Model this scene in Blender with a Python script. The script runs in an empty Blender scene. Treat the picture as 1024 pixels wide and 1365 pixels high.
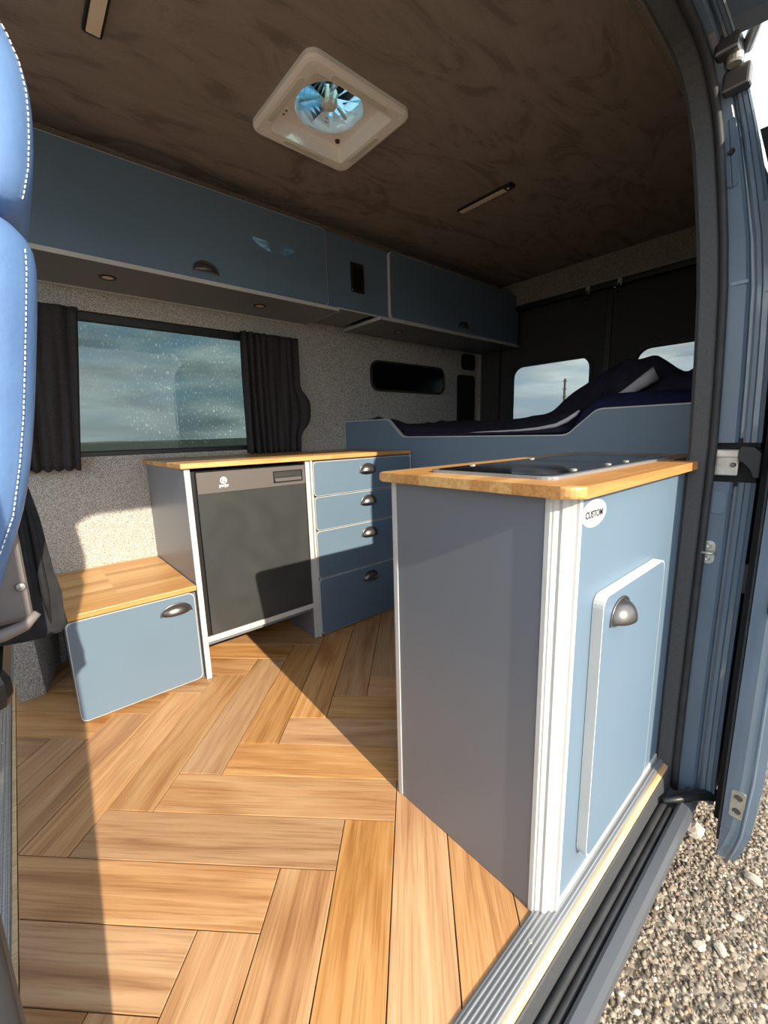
import bpy, bmesh, math, random
import numpy as np
from mathutils import Vector, Matrix, noise

random.seed(7)
rng = np.random.default_rng(7)
SC = bpy.context.scene
COL = SC.collection

# ------------------------------------------------------------------ camera
# X runs to the rear of the van, Y across to the far side wall, Z up; floor of the van is z = 0
CAM_POS = Vector((-0.6248, -0.2915, 0.9054))
YAW, PITCH, ROLL, FPX = math.radians(40.836), math.radians(-10.491), math.radians(-1.536), 560.07
_F = Vector((math.sin(YAW) * math.cos(PITCH), math.cos(YAW) * math.cos(PITCH), math.sin(PITCH)))
_R = Vector((math.cos(YAW), -math.sin(YAW), 0))
_U = _R.cross(_F)
_R2 = math.cos(ROLL) * _R + math.sin(ROLL) * _U
_U2 = -math.sin(ROLL) * _R + math.cos(ROLL) * _U
cam = bpy.data.objects.new('camera', bpy.data.cameras.new('camera'))
COL.objects.link(cam)
cam.matrix_world = Matrix(((_R2.x, _U2.x, -_F.x, CAM_POS.x), (_R2.y, _U2.y, -_F.y, CAM_POS.y),
                           (_R2.z, _U2.z, -_F.z, CAM_POS.z), (0, 0, 0, 1)))
cam.data.sensor_fit = 'HORIZONTAL'
cam.data.sensor_width = 36.0
cam.data.lens = 36.0 * FPX / 1024.0
cam.data.clip_start = 0.02
cam.data.clip_end = 2000
SC.camera = cam

# ------------------------------------------------------------------ world, sun, exposure
SKY_STRENGTH = 2.9
SUN_STRENGTH = 5.0
w = bpy.data.worlds.new('sky'); SC.world = w; w.use_nodes = True
nt = w.node_tree; N = nt.nodes; L = nt.links
N.clear()
tc = N.new('ShaderNodeTexCoord')
sep = N.new('ShaderNodeSeparateXYZ'); L.new(tc.outputs['Generated'], sep.inputs[0])
grad = N.new('ShaderNodeValToRGB')
for i, (p, c) in enumerate([(0.0, (.42, .46, .49, 1)), (.10, (.38, .48, .57, 1)), (.35, (.20, .36, .60, 1)), (1.0, (.12, .25, .52, 1))]):
    e = grad.color_ramp.elements[i] if i < 2 else grad.color_ramp.elements.new(p)
    e.position = p; e.color = c
L.new(sep.outputs['Z'], grad.inputs['Fac'])
mp = N.new('ShaderNodeMapping'); mp.inputs['Scale'].default_value = (1.0, 1.0, 4.5)
L.new(tc.outputs['Generated'], mp.inputs['Vector'])
cn = N.new('ShaderNodeTexNoise'); cn.inputs['Scale'].default_value = 3.2; cn.inputs['Detail'].default_value = 9; cn.inputs['Roughness'].default_value = .58
cn.inputs['Distortion'].default_value = .35
L.new(mp.outputs[0], cn.inputs['Vector'])
cr = N.new('ShaderNodeValToRGB'); cr.color_ramp.elements[0].position = .34; cr.color_ramp.elements[1].position = .54
L.new(cn.outputs['Fac'], cr.inputs['Fac'])
cn2 = N.new('ShaderNodeTexNoise'); cn2.inputs['Scale'].default_value = 6.0; cn2.inputs['Detail'].default_value = 8
L.new(mp.outputs[0], cn2.inputs['Vector'])
cc = N.new('ShaderNodeValToRGB')
cc.color_ramp.elements[0].position = .35; cc.color_ramp.elements[0].color = (.33, .35, .37, 1)
cc.color_ramp.elements[1].position = .68; cc.color_ramp.elements[1].color = (.82, .82, .80, 1)
L.new(cn2.outputs['Fac'], cc.inputs['Fac'])
mx = N.new('ShaderNodeMix'); mx.data_type = 'RGBA'
L.new(cr.outputs['Color'], mx.inputs['Factor']); L.new(grad.outputs['Color'], mx.inputs['A']); L.new(cc.outputs['Color'], mx.inputs['B'])
bg = N.new('ShaderNodeBackground'); bg.inputs['Strength'].default_value = SKY_STRENGTH
L.new(mx.outputs['Result'], bg.inputs['Color'])
wo = N.new('ShaderNodeOutputWorld'); L.new(bg.outputs[0], wo.inputs['Surface'])

sun = bpy.data.objects.new('sun', bpy.data.lights.new('sun', 'SUN'))
COL.objects.link(sun)
sun.data.energy = SUN_STRENGTH; sun.data.angle = math.radians(.6); sun.data.color = (1.0, .89, .72)
SUN_DIR = Vector((.0594, .881, -.469)).normalized()
sun.rotation_euler = SUN_DIR.to_track_quat('-Z', 'Y').to_euler()
sun.location = (-1, -6, 5)

SC.view_settings.view_transform = 'Standard'
try: SC.view_settings.look = 'None'
except Exception: pass
SC.view_settings.gamma = 1.0
SC.view_settings.use_curve_mapping = False
SC.view_settings.exposure = 0.62
SC.cycles.use_denoising = True

# ------------------------------------------------------------------ materials
def srgb(r, g, b):
    f = lambda c: (c / 255) / 12.92 if c / 255 <= .04045 else ((c / 255 + .055) / 1.055) ** 2.4
    return (f(r), f(g), f(b), 1)

def mat(name, color=(.5, .5, .5, 1), rough=.5, metal=0, spec=.5, coat=0):
    m = bpy.data.materials.new(name); m.use_nodes = True
    b = m.node_tree.nodes['Principled BSDF']
    b.inputs['Base Color'].default_value = color; b.inputs['Roughness'].default_value = rough
    b.inputs['Metallic'].default_value = metal; b.inputs['Specular IOR Level'].default_value = spec
    b.inputs['Coat Weight'].default_value = coat
    return m
def nodes(m): return m.node_tree.nodes, m.node_tree.links, m.node_tree.nodes['Principled BSDF']
def ramp(N, stops):
    r = N.new('ShaderNodeValToRGB')
    for i, (p, c) in enumerate(stops):
        e = r.color_ramp.elements[i] if i < 2 else r.color_ramp.elements.new(p)
        e.position = p; e.color = c
    return r
def noisy(name, stops, scale, detail=4, rough=.6, stretch=(1, 1, 1), bump=0, bumpscale=None, distort=0, spec=.4, metal=0, dist=.002):
    m = mat(name, rough=rough, spec=spec, metal=metal)
    N, L, b = nodes(m)
    tc = N.new('ShaderNodeTexCoord'); mp = N.new('ShaderNodeMapping'); mp.inputs['Scale'].default_value = stretch
    L.new(tc.outputs['Object'], mp.inputs['Vector'])
    n = N.new('ShaderNodeTexNoise'); n.inputs['Scale'].default_value = scale; n.inputs['Detail'].default_value = detail; n.inputs['Distortion'].default_value = distort
    L.new(mp.outputs[0], n.inputs['Vector'])
    r = ramp(N, stops); L.new(n.outputs['Fac'], r.inputs['Fac']); L.new(r.outputs['Color'], b.inputs['Base Color'])
    if bump:
        n2 = N.new('ShaderNodeTexNoise'); n2.inputs['Scale'].default_value = bumpscale or scale; n2.inputs['Detail'].default_value = 3
        L.new(mp.outputs[0], n2.inputs['Vector'])
        bp = N.new('ShaderNodeBump'); bp.inputs['Strength'].default_value = bump; bp.inputs['Distance'].default_value = dist
        L.new(n2.outputs['Fac'], bp.inputs['Height']); L.new(bp.outputs[0], b.inputs['Normal'])
    return m

def wood(name, base, dark, light, coords='Object', gscale=1.0, rough=.45, random_tint=.25):
    """wood grain along local X"""
    m = mat(name, rough=rough, spec=.35)
    N, L, b = nodes(m)
    tc = N.new('ShaderNodeTexCoord'); oi = N.new('ShaderNodeObjectInfo')
    mul = N.new('ShaderNodeMath'); mul.operation = 'MULTIPLY'; mul.inputs[1].default_value = 37.0
    L.new(oi.outputs['Random'], mul.inputs[0])
    cmb = N.new('ShaderNodeCombineXYZ'); L.new(mul.outputs[0], cmb.inputs[0]); L.new(mul.outputs[0], cmb.inputs[2])
    add = N.new('ShaderNodeVectorMath'); add.operation = 'ADD'; L.new(tc.outputs[coords], add.inputs[0]); L.new(cmb.outputs[0], add.inputs[1])
    mp = N.new('ShaderNodeMapping'); mp.inputs['Scale'].default_value = (1.6 * gscale, 22 * gscale, 22 * gscale); L.new(add.outputs[0], mp.inputs['Vector'])
    n1 = N.new('ShaderNodeTexNoise'); n1.inputs['Scale'].default_value = 1.0; n1.inputs['Detail'].default_value = 6; n1.inputs['Distortion'].default_value = 1.2
    L.new(mp.outputs[0], n1.inputs['Vector'])
    mp2 = N.new('ShaderNodeMapping'); mp2.inputs['Scale'].default_value = (7 * gscale, 240 * gscale, 240 * gscale); L.new(add.outputs[0], mp2.inputs['Vector'])
    n2 = N.new('ShaderNodeTexNoise'); n2.inputs['Scale'].default_value = 1.0; n2.inputs['Detail'].default_value = 4; L.new(mp2.outputs[0], n2.inputs['Vector'])
    mp3 = N.new('ShaderNodeMapping'); mp3.inputs['Scale'].default_value = (2.5 * gscale, 7 * gscale, 7 * gscale); L.new(add.outputs[0], mp3.inputs['Vector'])
    n3 = N.new('ShaderNodeTexNoise'); n3.inputs['Scale'].default_value = 1.0; n3.inputs['Detail'].default_value = 2; L.new(mp3.outputs[0], n3.inputs['Vector'])
    r1 = ramp(N, [(.28, dark), (.45, base), (.72, light)]); L.new(n1.outputs['Fac'], r1.inputs['Fac'])
    r2 = ramp(N, [(.34, (.70, .64, .58, 1)), (.52, (1, 1, 1, 1))]); L.new(n2.outputs['Fac'], r2.inputs['Fac'])
    r3 = ramp(N, [(.24, (.60, .46, .36, 1)), (.42, (1, 1, 1, 1))]); L.new(n3.outputs['Fac'], r3.inputs['Fac'])
    m1 = N.new('ShaderNodeMix'); m1.data_type = 'RGBA'; m1.blend_type = 'MULTIPLY'; m1.inputs['Factor'].default_value = .75
    L.new(r1.outputs[0], m1.inputs['A']); L.new(r2.outputs[0], m1.inputs['B'])
    m2 = N.new('ShaderNodeMix'); m2.data_type = 'RGBA'; m2.blend_type = 'MULTIPLY'; m2.inputs['Factor'].default_value = .8
    L.new(m1.outputs['Result'], m2.inputs['A']); L.new(r3.outputs[0], m2.inputs['B'])
    hs = N.new('ShaderNodeHueSaturation'); L.new(m2.outputs['Result'], hs.inputs['Color'])
    mr = N.new('ShaderNodeMapRange'); mr.inputs['To Min'].default_value = 1 - random_tint; mr.inputs['To Max'].default_value = 1 + random_tint
    L.new(oi.outputs['Random'], mr.inputs['Value']); L.new(mr.outputs[0], hs.inputs['Value'])
    m7 = N.new('ShaderNodeMath'); m7.operation = 'MULTIPLY'; m7.inputs[1].default_value = 7.31; L.new(oi.outputs['Random'], m7.inputs[0])
    fr7 = N.new('ShaderNodeMath'); fr7.operation = 'FRACT'; L.new(m7.outputs[0], fr7.inputs[0])
    ms = N.new('ShaderNodeMapRange'); ms.inputs['To Min'].default_value = .94; ms.inputs['To Max'].default_value = 1.12; L.new(fr7.outputs[0], ms.inputs['Value']); L.new(ms.outputs[0], hs.inputs['Saturation'])
    L.new(hs.outputs[0], b.inputs['Base Color'])
    bp = N.new('ShaderNodeBump'); bp.inputs['Strength'].default_value = .15; bp.inputs['Distance'].default_value = .001
    L.new(n2.outputs['Fac'], bp.inputs['Height']); L.new(bp.outputs[0], b.inputs['Normal'])
    return m

def stave_oak(name):
    """glued oak staves running along X: print of one solid worktop board"""
    m = mat(name, rough=.38, spec=.4)
    N, L, b = nodes(m)
    tc = N.new('ShaderNodeTexCoord')
    br = N.new('ShaderNodeTexBrick'); br.offset = .43; br.squash = 1
    br.inputs['Scale'].default_value = 1; br.inputs['Brick Width'].default_value = .42; br.inputs['Row Height'].default_value = .042
    br.inputs['Mortar Size'].default_value = 0.0; br.inputs['Color1'].default_value = (0, 0, 0, 1); br.inputs['Color2'].default_value = (1, 1, 1, 1)
    br.inputs['Bias'].default_value = 0
    L.new(tc.outputs['Object'], br.inputs['Vector'])
    r0 = ramp(N, [(0, srgb(184, 131, 74)), (.5, srgb(203, 154, 93)), (1, srgb(216, 175, 116))]); L.new(br.outputs['Color'], r0.inputs['Fac'])
    add = N.new('ShaderNodeVectorMath'); add.operation = 'ADD'; L.new(tc.outputs['Object'], add.inputs[0]); L.new(br.outputs['Color'], add.inputs[1])
    mp = N.new('ShaderNodeMapping'); mp.inputs['Scale'].default_value = (5, 120, 120); L.new(add.outputs[0], mp.inputs['Vector'])
    n = N.new('ShaderNodeTexNoise'); n.inputs['Scale'].default_value = 1; n.inputs['Detail'].default_value = 5; n.inputs['Distortion'].default_value = .6; L.new(mp.outputs[0], n.inputs['Vector'])
    r1 = ramp(N, [(.3, (.70, .58, .46, 1)), (.6, (1, 1, 1, 1))]); L.new(n.outputs['Fac'], r1.inputs['Fac'])
    mm = N.new('ShaderNodeMix'); mm.data_type = 'RGBA'; mm.blend_type = 'MULTIPLY'; mm.inputs['Factor'].default_value = .8
    L.new(r0.outputs[0], mm.inputs['A']); L.new(r1.outputs[0], mm.inputs['B']); L.new(mm.outputs['Result'], b.inputs['Base Color'])
    return m

M = {}
M['plank'] = wood('oak floor plank', srgb(190, 144, 99), srgb(160, 114, 74), srgb(206, 165, 121), random_tint=.15)
M['oak'] = stave_oak('oak worktop')
M['oak_edge'] = wood('oak edge', srgb(216, 184, 138), srgb(196, 158, 110), srgb(228, 200, 158), random_tint=.05)
M['blue'] = noisy('blue laminate', [(.3, srgb(97, 117, 134)), (.7, srgb(101, 121, 138))], 3, rough=.42, spec=.45)
M['grey_panel'] = mat('grey laminate', srgb(112, 116, 122), rough=.34, spec=.5)
M['white'] = noisy('white edging', [(.3, srgb(186, 185, 181)), (.7, srgb(197, 196, 192))], 8, rough=.4)
M['alu'] = noisy('brushed aluminium', [(.3, srgb(138, 140, 142)), (.7, srgb(160, 162, 164))], 60, stretch=(.05, 6, 6), rough=.42, metal=.6)
M['felt'] = noisy('light grey carpet lining', [(.36, srgb(130, 126, 119)), (.50, srgb(174, 169, 160)), (.66, srgb(208, 203, 194))], 240, detail=3, rough=.98, bump=.6, bumpscale=300, spec=.1, dist=.004)
M['felt_dark'] = noisy('charcoal carpet lining', [(.36, srgb(52, 50, 50)), (.64, srgb(78, 76, 74))], 240, detail=3, rough=.98, bump=.5, bumpscale=300, spec=.1, dist=.003)
M['felt_warm'] = noisy('tan grey carpet lining', [(.36, srgb(112, 104, 96)), (.64, srgb(160, 150, 138))], 240, detail=3, rough=.98, bump=.5, bumpscale=300, spec=.1, dist=.003)
M['black_plastic'] = mat('black plastic', srgb(26, 26, 27), rough=.42)
M['fridge_door'] = noisy('fridge dark film', [(.35, srgb(56, 57, 56)), (.65, srgb(63, 64, 63))], 5, rough=.32, spec=.55, distort=1.5, bump=.06, bumpscale=6)
M['fridge_head'] = mat('fridge grey header', srgb(98, 92, 88), rough=.4)
M['dark_metal'] = mat('dark gunmetal', srgb(112, 108, 106), rough=.34, metal=.85)
M['rubber'] = noisy('black rubber', [(.3, srgb(34, 34, 35)), (.7, srgb(48, 48, 49))], 30, rough=.62)
M['trim_grey'] = noisy('dark grey trim', [(.3, srgb(60, 61, 62)), (.7, srgb(70, 71, 72))], 200, rough=.6)
M['paint'] = noisy('blue grey car paint', [(.3, srgb(84, 99, 114)), (.7, srgb(90, 106, 122))], 6, rough=.28, spec=.6)
nodes(M['paint'])[2].inputs['Coat Weight'].default_value = .7
M['sill'] = mat('satin charcoal sill', srgb(74, 77, 81), rough=.32)
M['plate_grey'] = mat('grey plastic', srgb(112, 104, 100), rough=.5)
M['black'] = mat('black void', srgb(10, 10, 11), rough=.8)
M['steel'] = noisy('zinc steel', [(.3, srgb(170, 168, 160)), (.7, srgb(206, 204, 196))], 40, rough=.35, metal=.7)
M['leather'] = noisy('blue leather', [(.3, srgb(92, 124, 172)), (.7, srgb(104, 138, 186))], 12, rough=.36, spec=.5, bump=.25, bumpscale=110, dist=.002)
M['thread'] = mat('white thread', srgb(232, 232, 226), rough=.8)
M['curtain'] = noisy('charcoal curtain', [(.3, srgb(46, 43, 44)), (.7, srgb(56, 53, 53))], 90, rough=.85, spec=.2)
M['navy'] = noisy('navy cotton', [(.3, srgb(24, 27, 58)), (.7, srgb(32, 35, 70))], 40, rough=.85, spec=.2)
M['duvet'] = noisy('dark indigo cotton', [(.3, srgb(34, 32, 46)), (.7, srgb(44, 42, 58))], 30, rough=.85, spec=.2, bump=.5, bumpscale=14, dist=.012)
M['sheet'] = mat('pale grey cotton', srgb(196, 194, 200), rough=.9, spec=.2)
M['fan_white'] = mat('warm white plastic', srgb(250, 245, 238), rough=.45)
M['fan_pad'] = mat('pale translucent pad', srgb(222, 220, 206), rough=.5)
M['fabric_black'] = noisy('black seat fabric', [(.3, srgb(30, 30, 32)), (.7, srgb(42, 42, 44))], 60, rough=.8, spec=.25)
M['hob_glass'] = mat('black hob glass', srgb(14, 15, 17), rough=.08, spec=.6)
M['lens'] = mat('warm lamp lens', srgb(236, 220, 190), rough=.35)
M['sticker'] = mat('white sticker', srgb(186, 186, 187), rough=.5)
M['ink'] = mat('grey ink', srgb(26, 26, 30), rough=.6)
M['print_white'] = mat('white print', srgb(240, 240, 240), rough=.5)
M['tyre'] = noisy('dusty tyre', [(.3, srgb(70, 66, 60)), (.7, srgb(96, 90, 82))], 20, rough=.85)
M['pole'] = mat('weathered wood', srgb(110, 96, 80), rough=.8)
M['red'] = mat('red plastic', srgb(150, 60, 60), rough=.5)

# suede headliner
m = mat('brown suede headliner', rough=.95, spec=.1); N, L, b = nodes(m)
tc = N.new('ShaderNodeTexCoord'); mp = N.new('ShaderNodeMapping'); mp.inputs['Rotation'].default_value = (0, 0, .7); mp.inputs['Scale'].default_value = (1.0, 2.2, 1)
L.new(tc.outputs['Object'], mp.inputs[0])
n1 = N.new('ShaderNodeTexNoise'); n1.inputs['Scale'].default_value = 2.6; n1.inputs['Detail'].default_value = 5; n1.inputs['Distortion'].default_value = 2.4; n1.inputs['Roughness'].default_value = .62
L.new(mp.outputs[0], n1.inputs['Vector'])
r1 = ramp(N, [(.38, srgb(126, 115, 107)), (.46, srgb(143, 131, 122)), (.62, srgb(152, 140, 131)), (.70, srgb(140, 128, 120))]); L.new(n1.outputs['Fac'], r1.inputs['Fac'])
n2 = N.new('ShaderNodeTexNoise'); n2.inputs['Scale'].default_value = 220; L.new(tc.outputs['Object'], n2.inputs['Vector'])
bp = N.new('ShaderNodeBump'); bp.inputs['Strength'].default_value = .3; bp.inputs['Distance'].default_value = .002; L.new(n2.outputs['Fac'], bp.inputs['Height']); L.new(bp.outputs[0], b.inputs['Normal'])
L.new(r1.outputs[0], b.inputs['Base Color']); M['suede'] = m

# glass
def glass(name, tint, drops=0.0, drop_tint=(.6, .62, .6, 1)):
    m = bpy.data.materials.new(name); m.use_nodes = True; N, L = m.node_tree.nodes, m.node_tree.links; N.clear()
    out = N.new('ShaderNodeOutputMaterial'); tr = N.new('ShaderNodeBsdfTransparent'); tr.inputs[0].default_value = tint
    gl = N.new('ShaderNodeBsdfGlossy'); gl.inputs['Roughness'].default_value = .02; fr = N.new('ShaderNodeFresnel'); fr.inputs[0].default_value = 1.5
    mx = N.new('ShaderNodeMixShader'); L.new(fr.outputs[0], mx.inputs[0]); L.new(tr.outputs[0], mx.inputs[1]); L.new(gl.outputs[0], mx.inputs[2])
    if drops:
        tc = N.new('ShaderNodeTexCoord'); mp = N.new('ShaderNodeMapping'); mp.inputs['Scale'].default_value = (150, 1, 60); L.new(tc.outputs['Object'], mp.inputs[0])
        n = N.new('ShaderNodeTexNoise'); n.inputs['Scale'].default_value = 1; n.inputs['Detail'].default_value = 4; L.new(mp.outputs[0], n.inputs['Vector'])
        r = ramp(N, [(.58, (0, 0, 0, 1)), (.76, (drops, drops, drops, 1))]); L.new(n.outputs['Fac'], r.inputs['Fac'])
        mp2 = N.new('ShaderNodeMapping'); mp2.inputs['Scale'].default_value = (2.2, 1, 1.4); L.new(tc.outputs['Object'], mp2.inputs[0])
        n2 = N.new('ShaderNodeTexNoise'); n2.inputs['Scale'].default_value = 1.2; L.new(mp2.outputs[0], n2.inputs['Vector'])
        r2 = ramp(N, [(.42, (0, 0, 0, 1)), (.6, (1, 1, 1, 1))]); L.new(n2.outputs['Fac'], r2.inputs['Fac'])
        ml = N.new('ShaderNodeMath'); ml.operation = 'MULTIPLY'; L.new(r.outputs[0], ml.inputs[0]); L.new(r2.outputs[0], ml.inputs[1])
        mc = N.new('ShaderNodeMix'); mc.data_type = 'RGBA'; mc.inputs['A'].default_value = tint; mc.inputs['B'].default_value = drop_tint  # rain drops: paler tint stands in for the sky light they refract
        L.new(ml.outputs[0], mc.inputs['Factor']); L.new(mc.outputs['Result'], tr.inputs[0])
        L.new(mx.outputs[0], out.inputs[0])
    else:
        L.new(mx.outputs[0], out.inputs[0])
    return m
M['glass_tint'] = glass('tinted side glass', (.26, .31, .305, 1), .8, (.58, .62, .58, 1))
M['glass'] = glass('clear rear glass', (.42, .45, .45, 1))
M['glass_dark'] = mat('blacked out glass', srgb(12, 12, 13), rough=.1)
def translucent(name, col, tcol, mixf):
    m = bpy.data.materials.new(name); m.use_nodes = True; N, L = m.node_tree.nodes, m.node_tree.links; N.clear()
    out = N.new('ShaderNodeOutputMaterial'); tr = N.new('ShaderNodeBsdfTransparent'); tr.inputs[0].default_value = tcol
    tl = N.new('ShaderNodeBsdfTranslucent'); tl.inputs[0].default_value = col
    gl = N.new('ShaderNodeBsdfGlossy'); gl.inputs['Roughness'].default_value = .1
    a = N.new('ShaderNodeMixShader'); a.inputs[0].default_value = mixf; L.new(tr.outputs[0], a.inputs[1]); L.new(tl.outputs[0], a.inputs[2])
    f = N.new('ShaderNodeFresnel'); c = N.new('ShaderNodeMixShader'); L.new(f.outputs[0], c.inputs[0]); L.new(a.outputs[0], c.inputs[1]); L.new(gl.outputs[0], c.inputs[2])
    L.new(c.outputs[0], out.inputs[0]); return m
M['fan_lid'] = translucent('smoked blue lid', (.16, .34, .42, 1), (.22, .42, .50, 1), .55)
M['fan_blade'] = translucent('clear blue blade', (.30, .48, .55, 1), (.55, .75, .80, 1), .5)

# gravel
m = mat('gravel bed', rough=.95, spec=.2); N, L, b = nodes(m)
tc = N.new('ShaderNodeTexCoord')
v = N.new('ShaderNodeTexVoronoi'); v.inputs['Scale'].default_value = 55; L.new(tc.outputs['Object'], v.inputs['Vector'])
r = ramp(N, [(0, srgb(96, 86, 74)), (.35, srgb(136, 124, 108)), (.7, srgb(160, 150, 134)), (1, srgb(120, 108, 96))])
sp = N.new('ShaderNodeSeparateColor'); L.new(v.outputs['Color'], sp.inputs[0]); L.new(sp.outputs[0], r.inputs['Fac'])
n3 = N.new('ShaderNodeTexNoise'); n3.inputs['Scale'].default_value = .08; L.new(tc.outputs['Object'], n3.inputs['Vector'])
ln = N.new('ShaderNodeVectorMath'); ln.operation = 'LENGTH'; L.new(tc.outputs['Object'], ln.inputs[0])
mr = N.new('ShaderNodeMapRange'); mr.inputs['From Min'].default_value = 9; mr.inputs['From Max'].default_value = 16; L.new(ln.outputs['Value'], mr.inputs['Value'])
rf = ramp(N, [(.35, srgb(98, 104, 84)), (.5, srgb(118, 116, 98)), (.65, srgb(88, 96, 88))]); L.new(n3.outputs['Fac'], rf.inputs['Fac'])
mm = N.new('ShaderNodeMix'); mm.data_type = 'RGBA'; L.new(mr.outputs[0], mm.inputs['Factor']); L.new(r.outputs[0], mm.inputs['A']); L.new(rf.outputs[0], mm.inputs['B'])
L.new(mm.outputs['Result'], b.inputs['Base Color'])
bp = N.new('ShaderNodeBump'); bp.inputs['Strength'].default_value = .9; bp.inputs['Distance'].default_value = .01; bp.invert = True; L.new(v.outputs['Distance'], bp.inputs['Height']); L.new(bp.outputs[0], b.inputs['Normal'])
M['gravel'] = m
m = mat('pebble', rough=.9, spec=.25); N, L, b = nodes(m)
at = N.new('ShaderNodeAttribute'); at.attribute_name = 'tone'; r = ramp(N, [(0, srgb(92, 82, 72)), (.4, srgb(138, 126, 110)), (.75, srgb(168, 156, 138)), (.92, srgb(150, 120, 96)), (1, srgb(206, 198, 184))])
L.new(at.outputs['Fac'], r.inputs['Fac']); L.new(r.outputs[0], b.inputs['Base Color']); M['pebble'] = m
M['stone'] = noisy('pale stone', [(.3, srgb(160, 148, 132)), (.7, srgb(206, 196, 180))], 30, rough=.9, bump=.5, bumpscale=60)

# ------------------------------------------------------------------ mesh helpers
def link(name, me, mats=None, parent=None, loc=None):
    o = bpy.data.objects.new(name, me)
    COL.objects.link(o)
    if mats is not None:
        for x in (mats if isinstance(mats, (list, tuple)) else [mats]): me.materials.append(M[x])
    if parent is not None: o.parent = parent
    if loc is not None: o.location = loc
    return o
def from_bm(name, bm, mats, parent=None, smooth=False, loc=None):
    bmesh.ops.recalc_face_normals(bm, faces=bm.faces)
    me = bpy.data.meshes.new(name); bm.to_mesh(me); bm.free()
    if smooth: me.shade_smooth()
    o = link(name, me, mats, parent, loc)
    return o
def pyd(name, verts, faces, mats, parent=None, smooth=False, recalc=True, loc=None):
    bm = bmesh.new(); vs = [bm.verts.new(v) for v in verts]
    for f in faces:
        try: bm.faces.new([vs[i] for i in f])
        except ValueError: pass
    if recalc: bmesh.ops.recalc_face_normals(bm, faces=bm.faces)
    me = bpy.data.meshes.new(name); bm.to_mesh(me); bm.free()
    if smooth: me.shade_smooth()
    return link(name, me, mats, parent, loc)
def bmbox(bm, x0, x1, y0, y1, z0, z1, bev=0, seg=2):
    r = bmesh.ops.create_cube(bm, size=1)
    vs = r['verts']
    for v in vs:
        v.co = Vector(((x0 + x1) / 2 + v.co.x * (x1 - x0), (y0 + y1) / 2 + v.co.y * (y1 - y0), (z0 + z1) / 2 + v.co.z * (z1 - z0)))
    if bev:
        es = list({e for v in vs for e in v.link_edges})
        bmesh.ops.bevel(bm, geom=es, offset=bev, segments=seg, profile=.5, affect='EDGES')
def box(name, x0, x1, y0, y1, z0, z1, m, parent=None, bev=0, seg=2, origin=None):
    bm = bmesh.new(); bmbox(bm, x0, x1, y0, y1, z0, z1, bev, seg)
    return from_bm(name, bm, m, parent)
def rrect(x0, x1, z0, z1, r, seg=5):
    pts = []
    rs = r if isinstance(r, (list, tuple)) else (r, r, r, r)   # BL, BR, TR, TL
    for (cx, cz, a0, rr) in ((x0 + rs[0], z0 + rs[0], 180, rs[0]), (x1 - rs[1], z0 + rs[1], 270, rs[1]), (x1 - rs[2], z1 - rs[2], 0, rs[2]), (x0 + rs[3], z1 - rs[3], 90, rs[3])):
        if rr < 1e-6: pts.append((cx, cz)); continue
        for i in range(seg + 1):
            a = math.radians(a0 + 90 * i / seg); pts.append((cx + rr * math.cos(a), cz + rr * math.sin(a)))
    return pts
def prism(name, pts, d0, d1, axis, m, parent=None, bev=0):
    """extrude 2D outline; axis 'y': pts are (x,z); 'z': (x,y); 'x': (y,z)"""
    f = {'y': lambda p, d: (p[0], d, p[1]), 'z': lambda p, d: (p[0], p[1], d), 'x': lambda p, d: (d, p[0], p[1])}[axis]
    bm = bmesh.new()
    a = [bm.verts.new(f(p, d0)) for p in pts]; c = [bm.verts.new(f(p, d1)) for p in pts]
    bm.faces.new(a); bm.faces.new(c[::-1]); n = len(pts)
    for i in range(n): bm.faces.new((a[i], a[(i + 1) % n], c[(i + 1) % n], c[i]))
    if bev:
        caps = [e for e in bm.edges if len(e.link_faces) == 2 and any(len(ff.verts) == n for ff in e.link_faces)]
        bmesh.ops.bevel(bm, geom=caps, offset=bev, segments=2, profile=.5, affect='EDGES')
    return from_bm(name, bm, m, parent)
def ring(name, outer, inner, d0, d1, axis, m, parent=None):
    """frame between two outlines with the same number of points, extruded"""
    f = {'y': lambda p, d: (p[0], d, p[1]), 'z': lambda p, d: (p[0], p[1], d), 'x': lambda p, d: (d, p[0], p[1])}[axis]
    n = len(outer); V = [f(p, d0) for p in outer] + [f(p, d0) for p in inner] + [f(p, d1) for p in outer] + [f(p, d1) for p in inner]
    F = []
    for i in range(n):
        j = (i + 1) % n
        F += [(i, j, n + j, n + i), (2 * n + i, 2 * n + j, 3 * n + j, 3 * n + i), (i, j, 2 * n + j, 2 * n + i), (n + i, n + j, 3 * n + j, 3 * n + i)]
    return pyd(name, V, F, m, parent)
def tube(name, pts, r, m, parent=None, seg=8, closed=False, cap=True):
    pts = [Vector(p) for p in pts]; n = len(pts); V = []; F = []
    rs = r if isinstance(r, (list, tuple)) else [r] * n
    up = Vector((0, 0, 1)); prev = None
    for i, p in enumerate(pts):
        a = pts[(i - 1) % n] if (i > 0 or closed) else p; c = pts[(i + 1) % n] if (i < n - 1 or closed) else p
        t = (c - a).normalized()
        if prev is None:
            u = t.cross(up)
            if u.length < .1: u = t.cross(Vector((1, 0, 0)))
            u.normalize()
        else:
            u = (prev - t * prev.dot(t)).normalized()
        prev = u; w2 = t.cross(u)
        for k in range(seg):
            an = 2 * math.pi * k / seg; V.append(p + (u * math.cos(an) + w2 * math.sin(an)) * rs[i])
    for i in range(n if closed else n - 1):
        for k in range(seg):
            a = i * seg + k; b2 = i * seg + (k + 1) % seg; j = (i + 1) % n
            F.append((a, b2, j * seg + (k + 1) % seg, j * seg + k))
    if cap and not closed: F += [tuple(range(seg))[::-1], tuple(range((n - 1) * seg, n * seg))]
    return pyd(name, V, F, m, parent, smooth=True)
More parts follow.
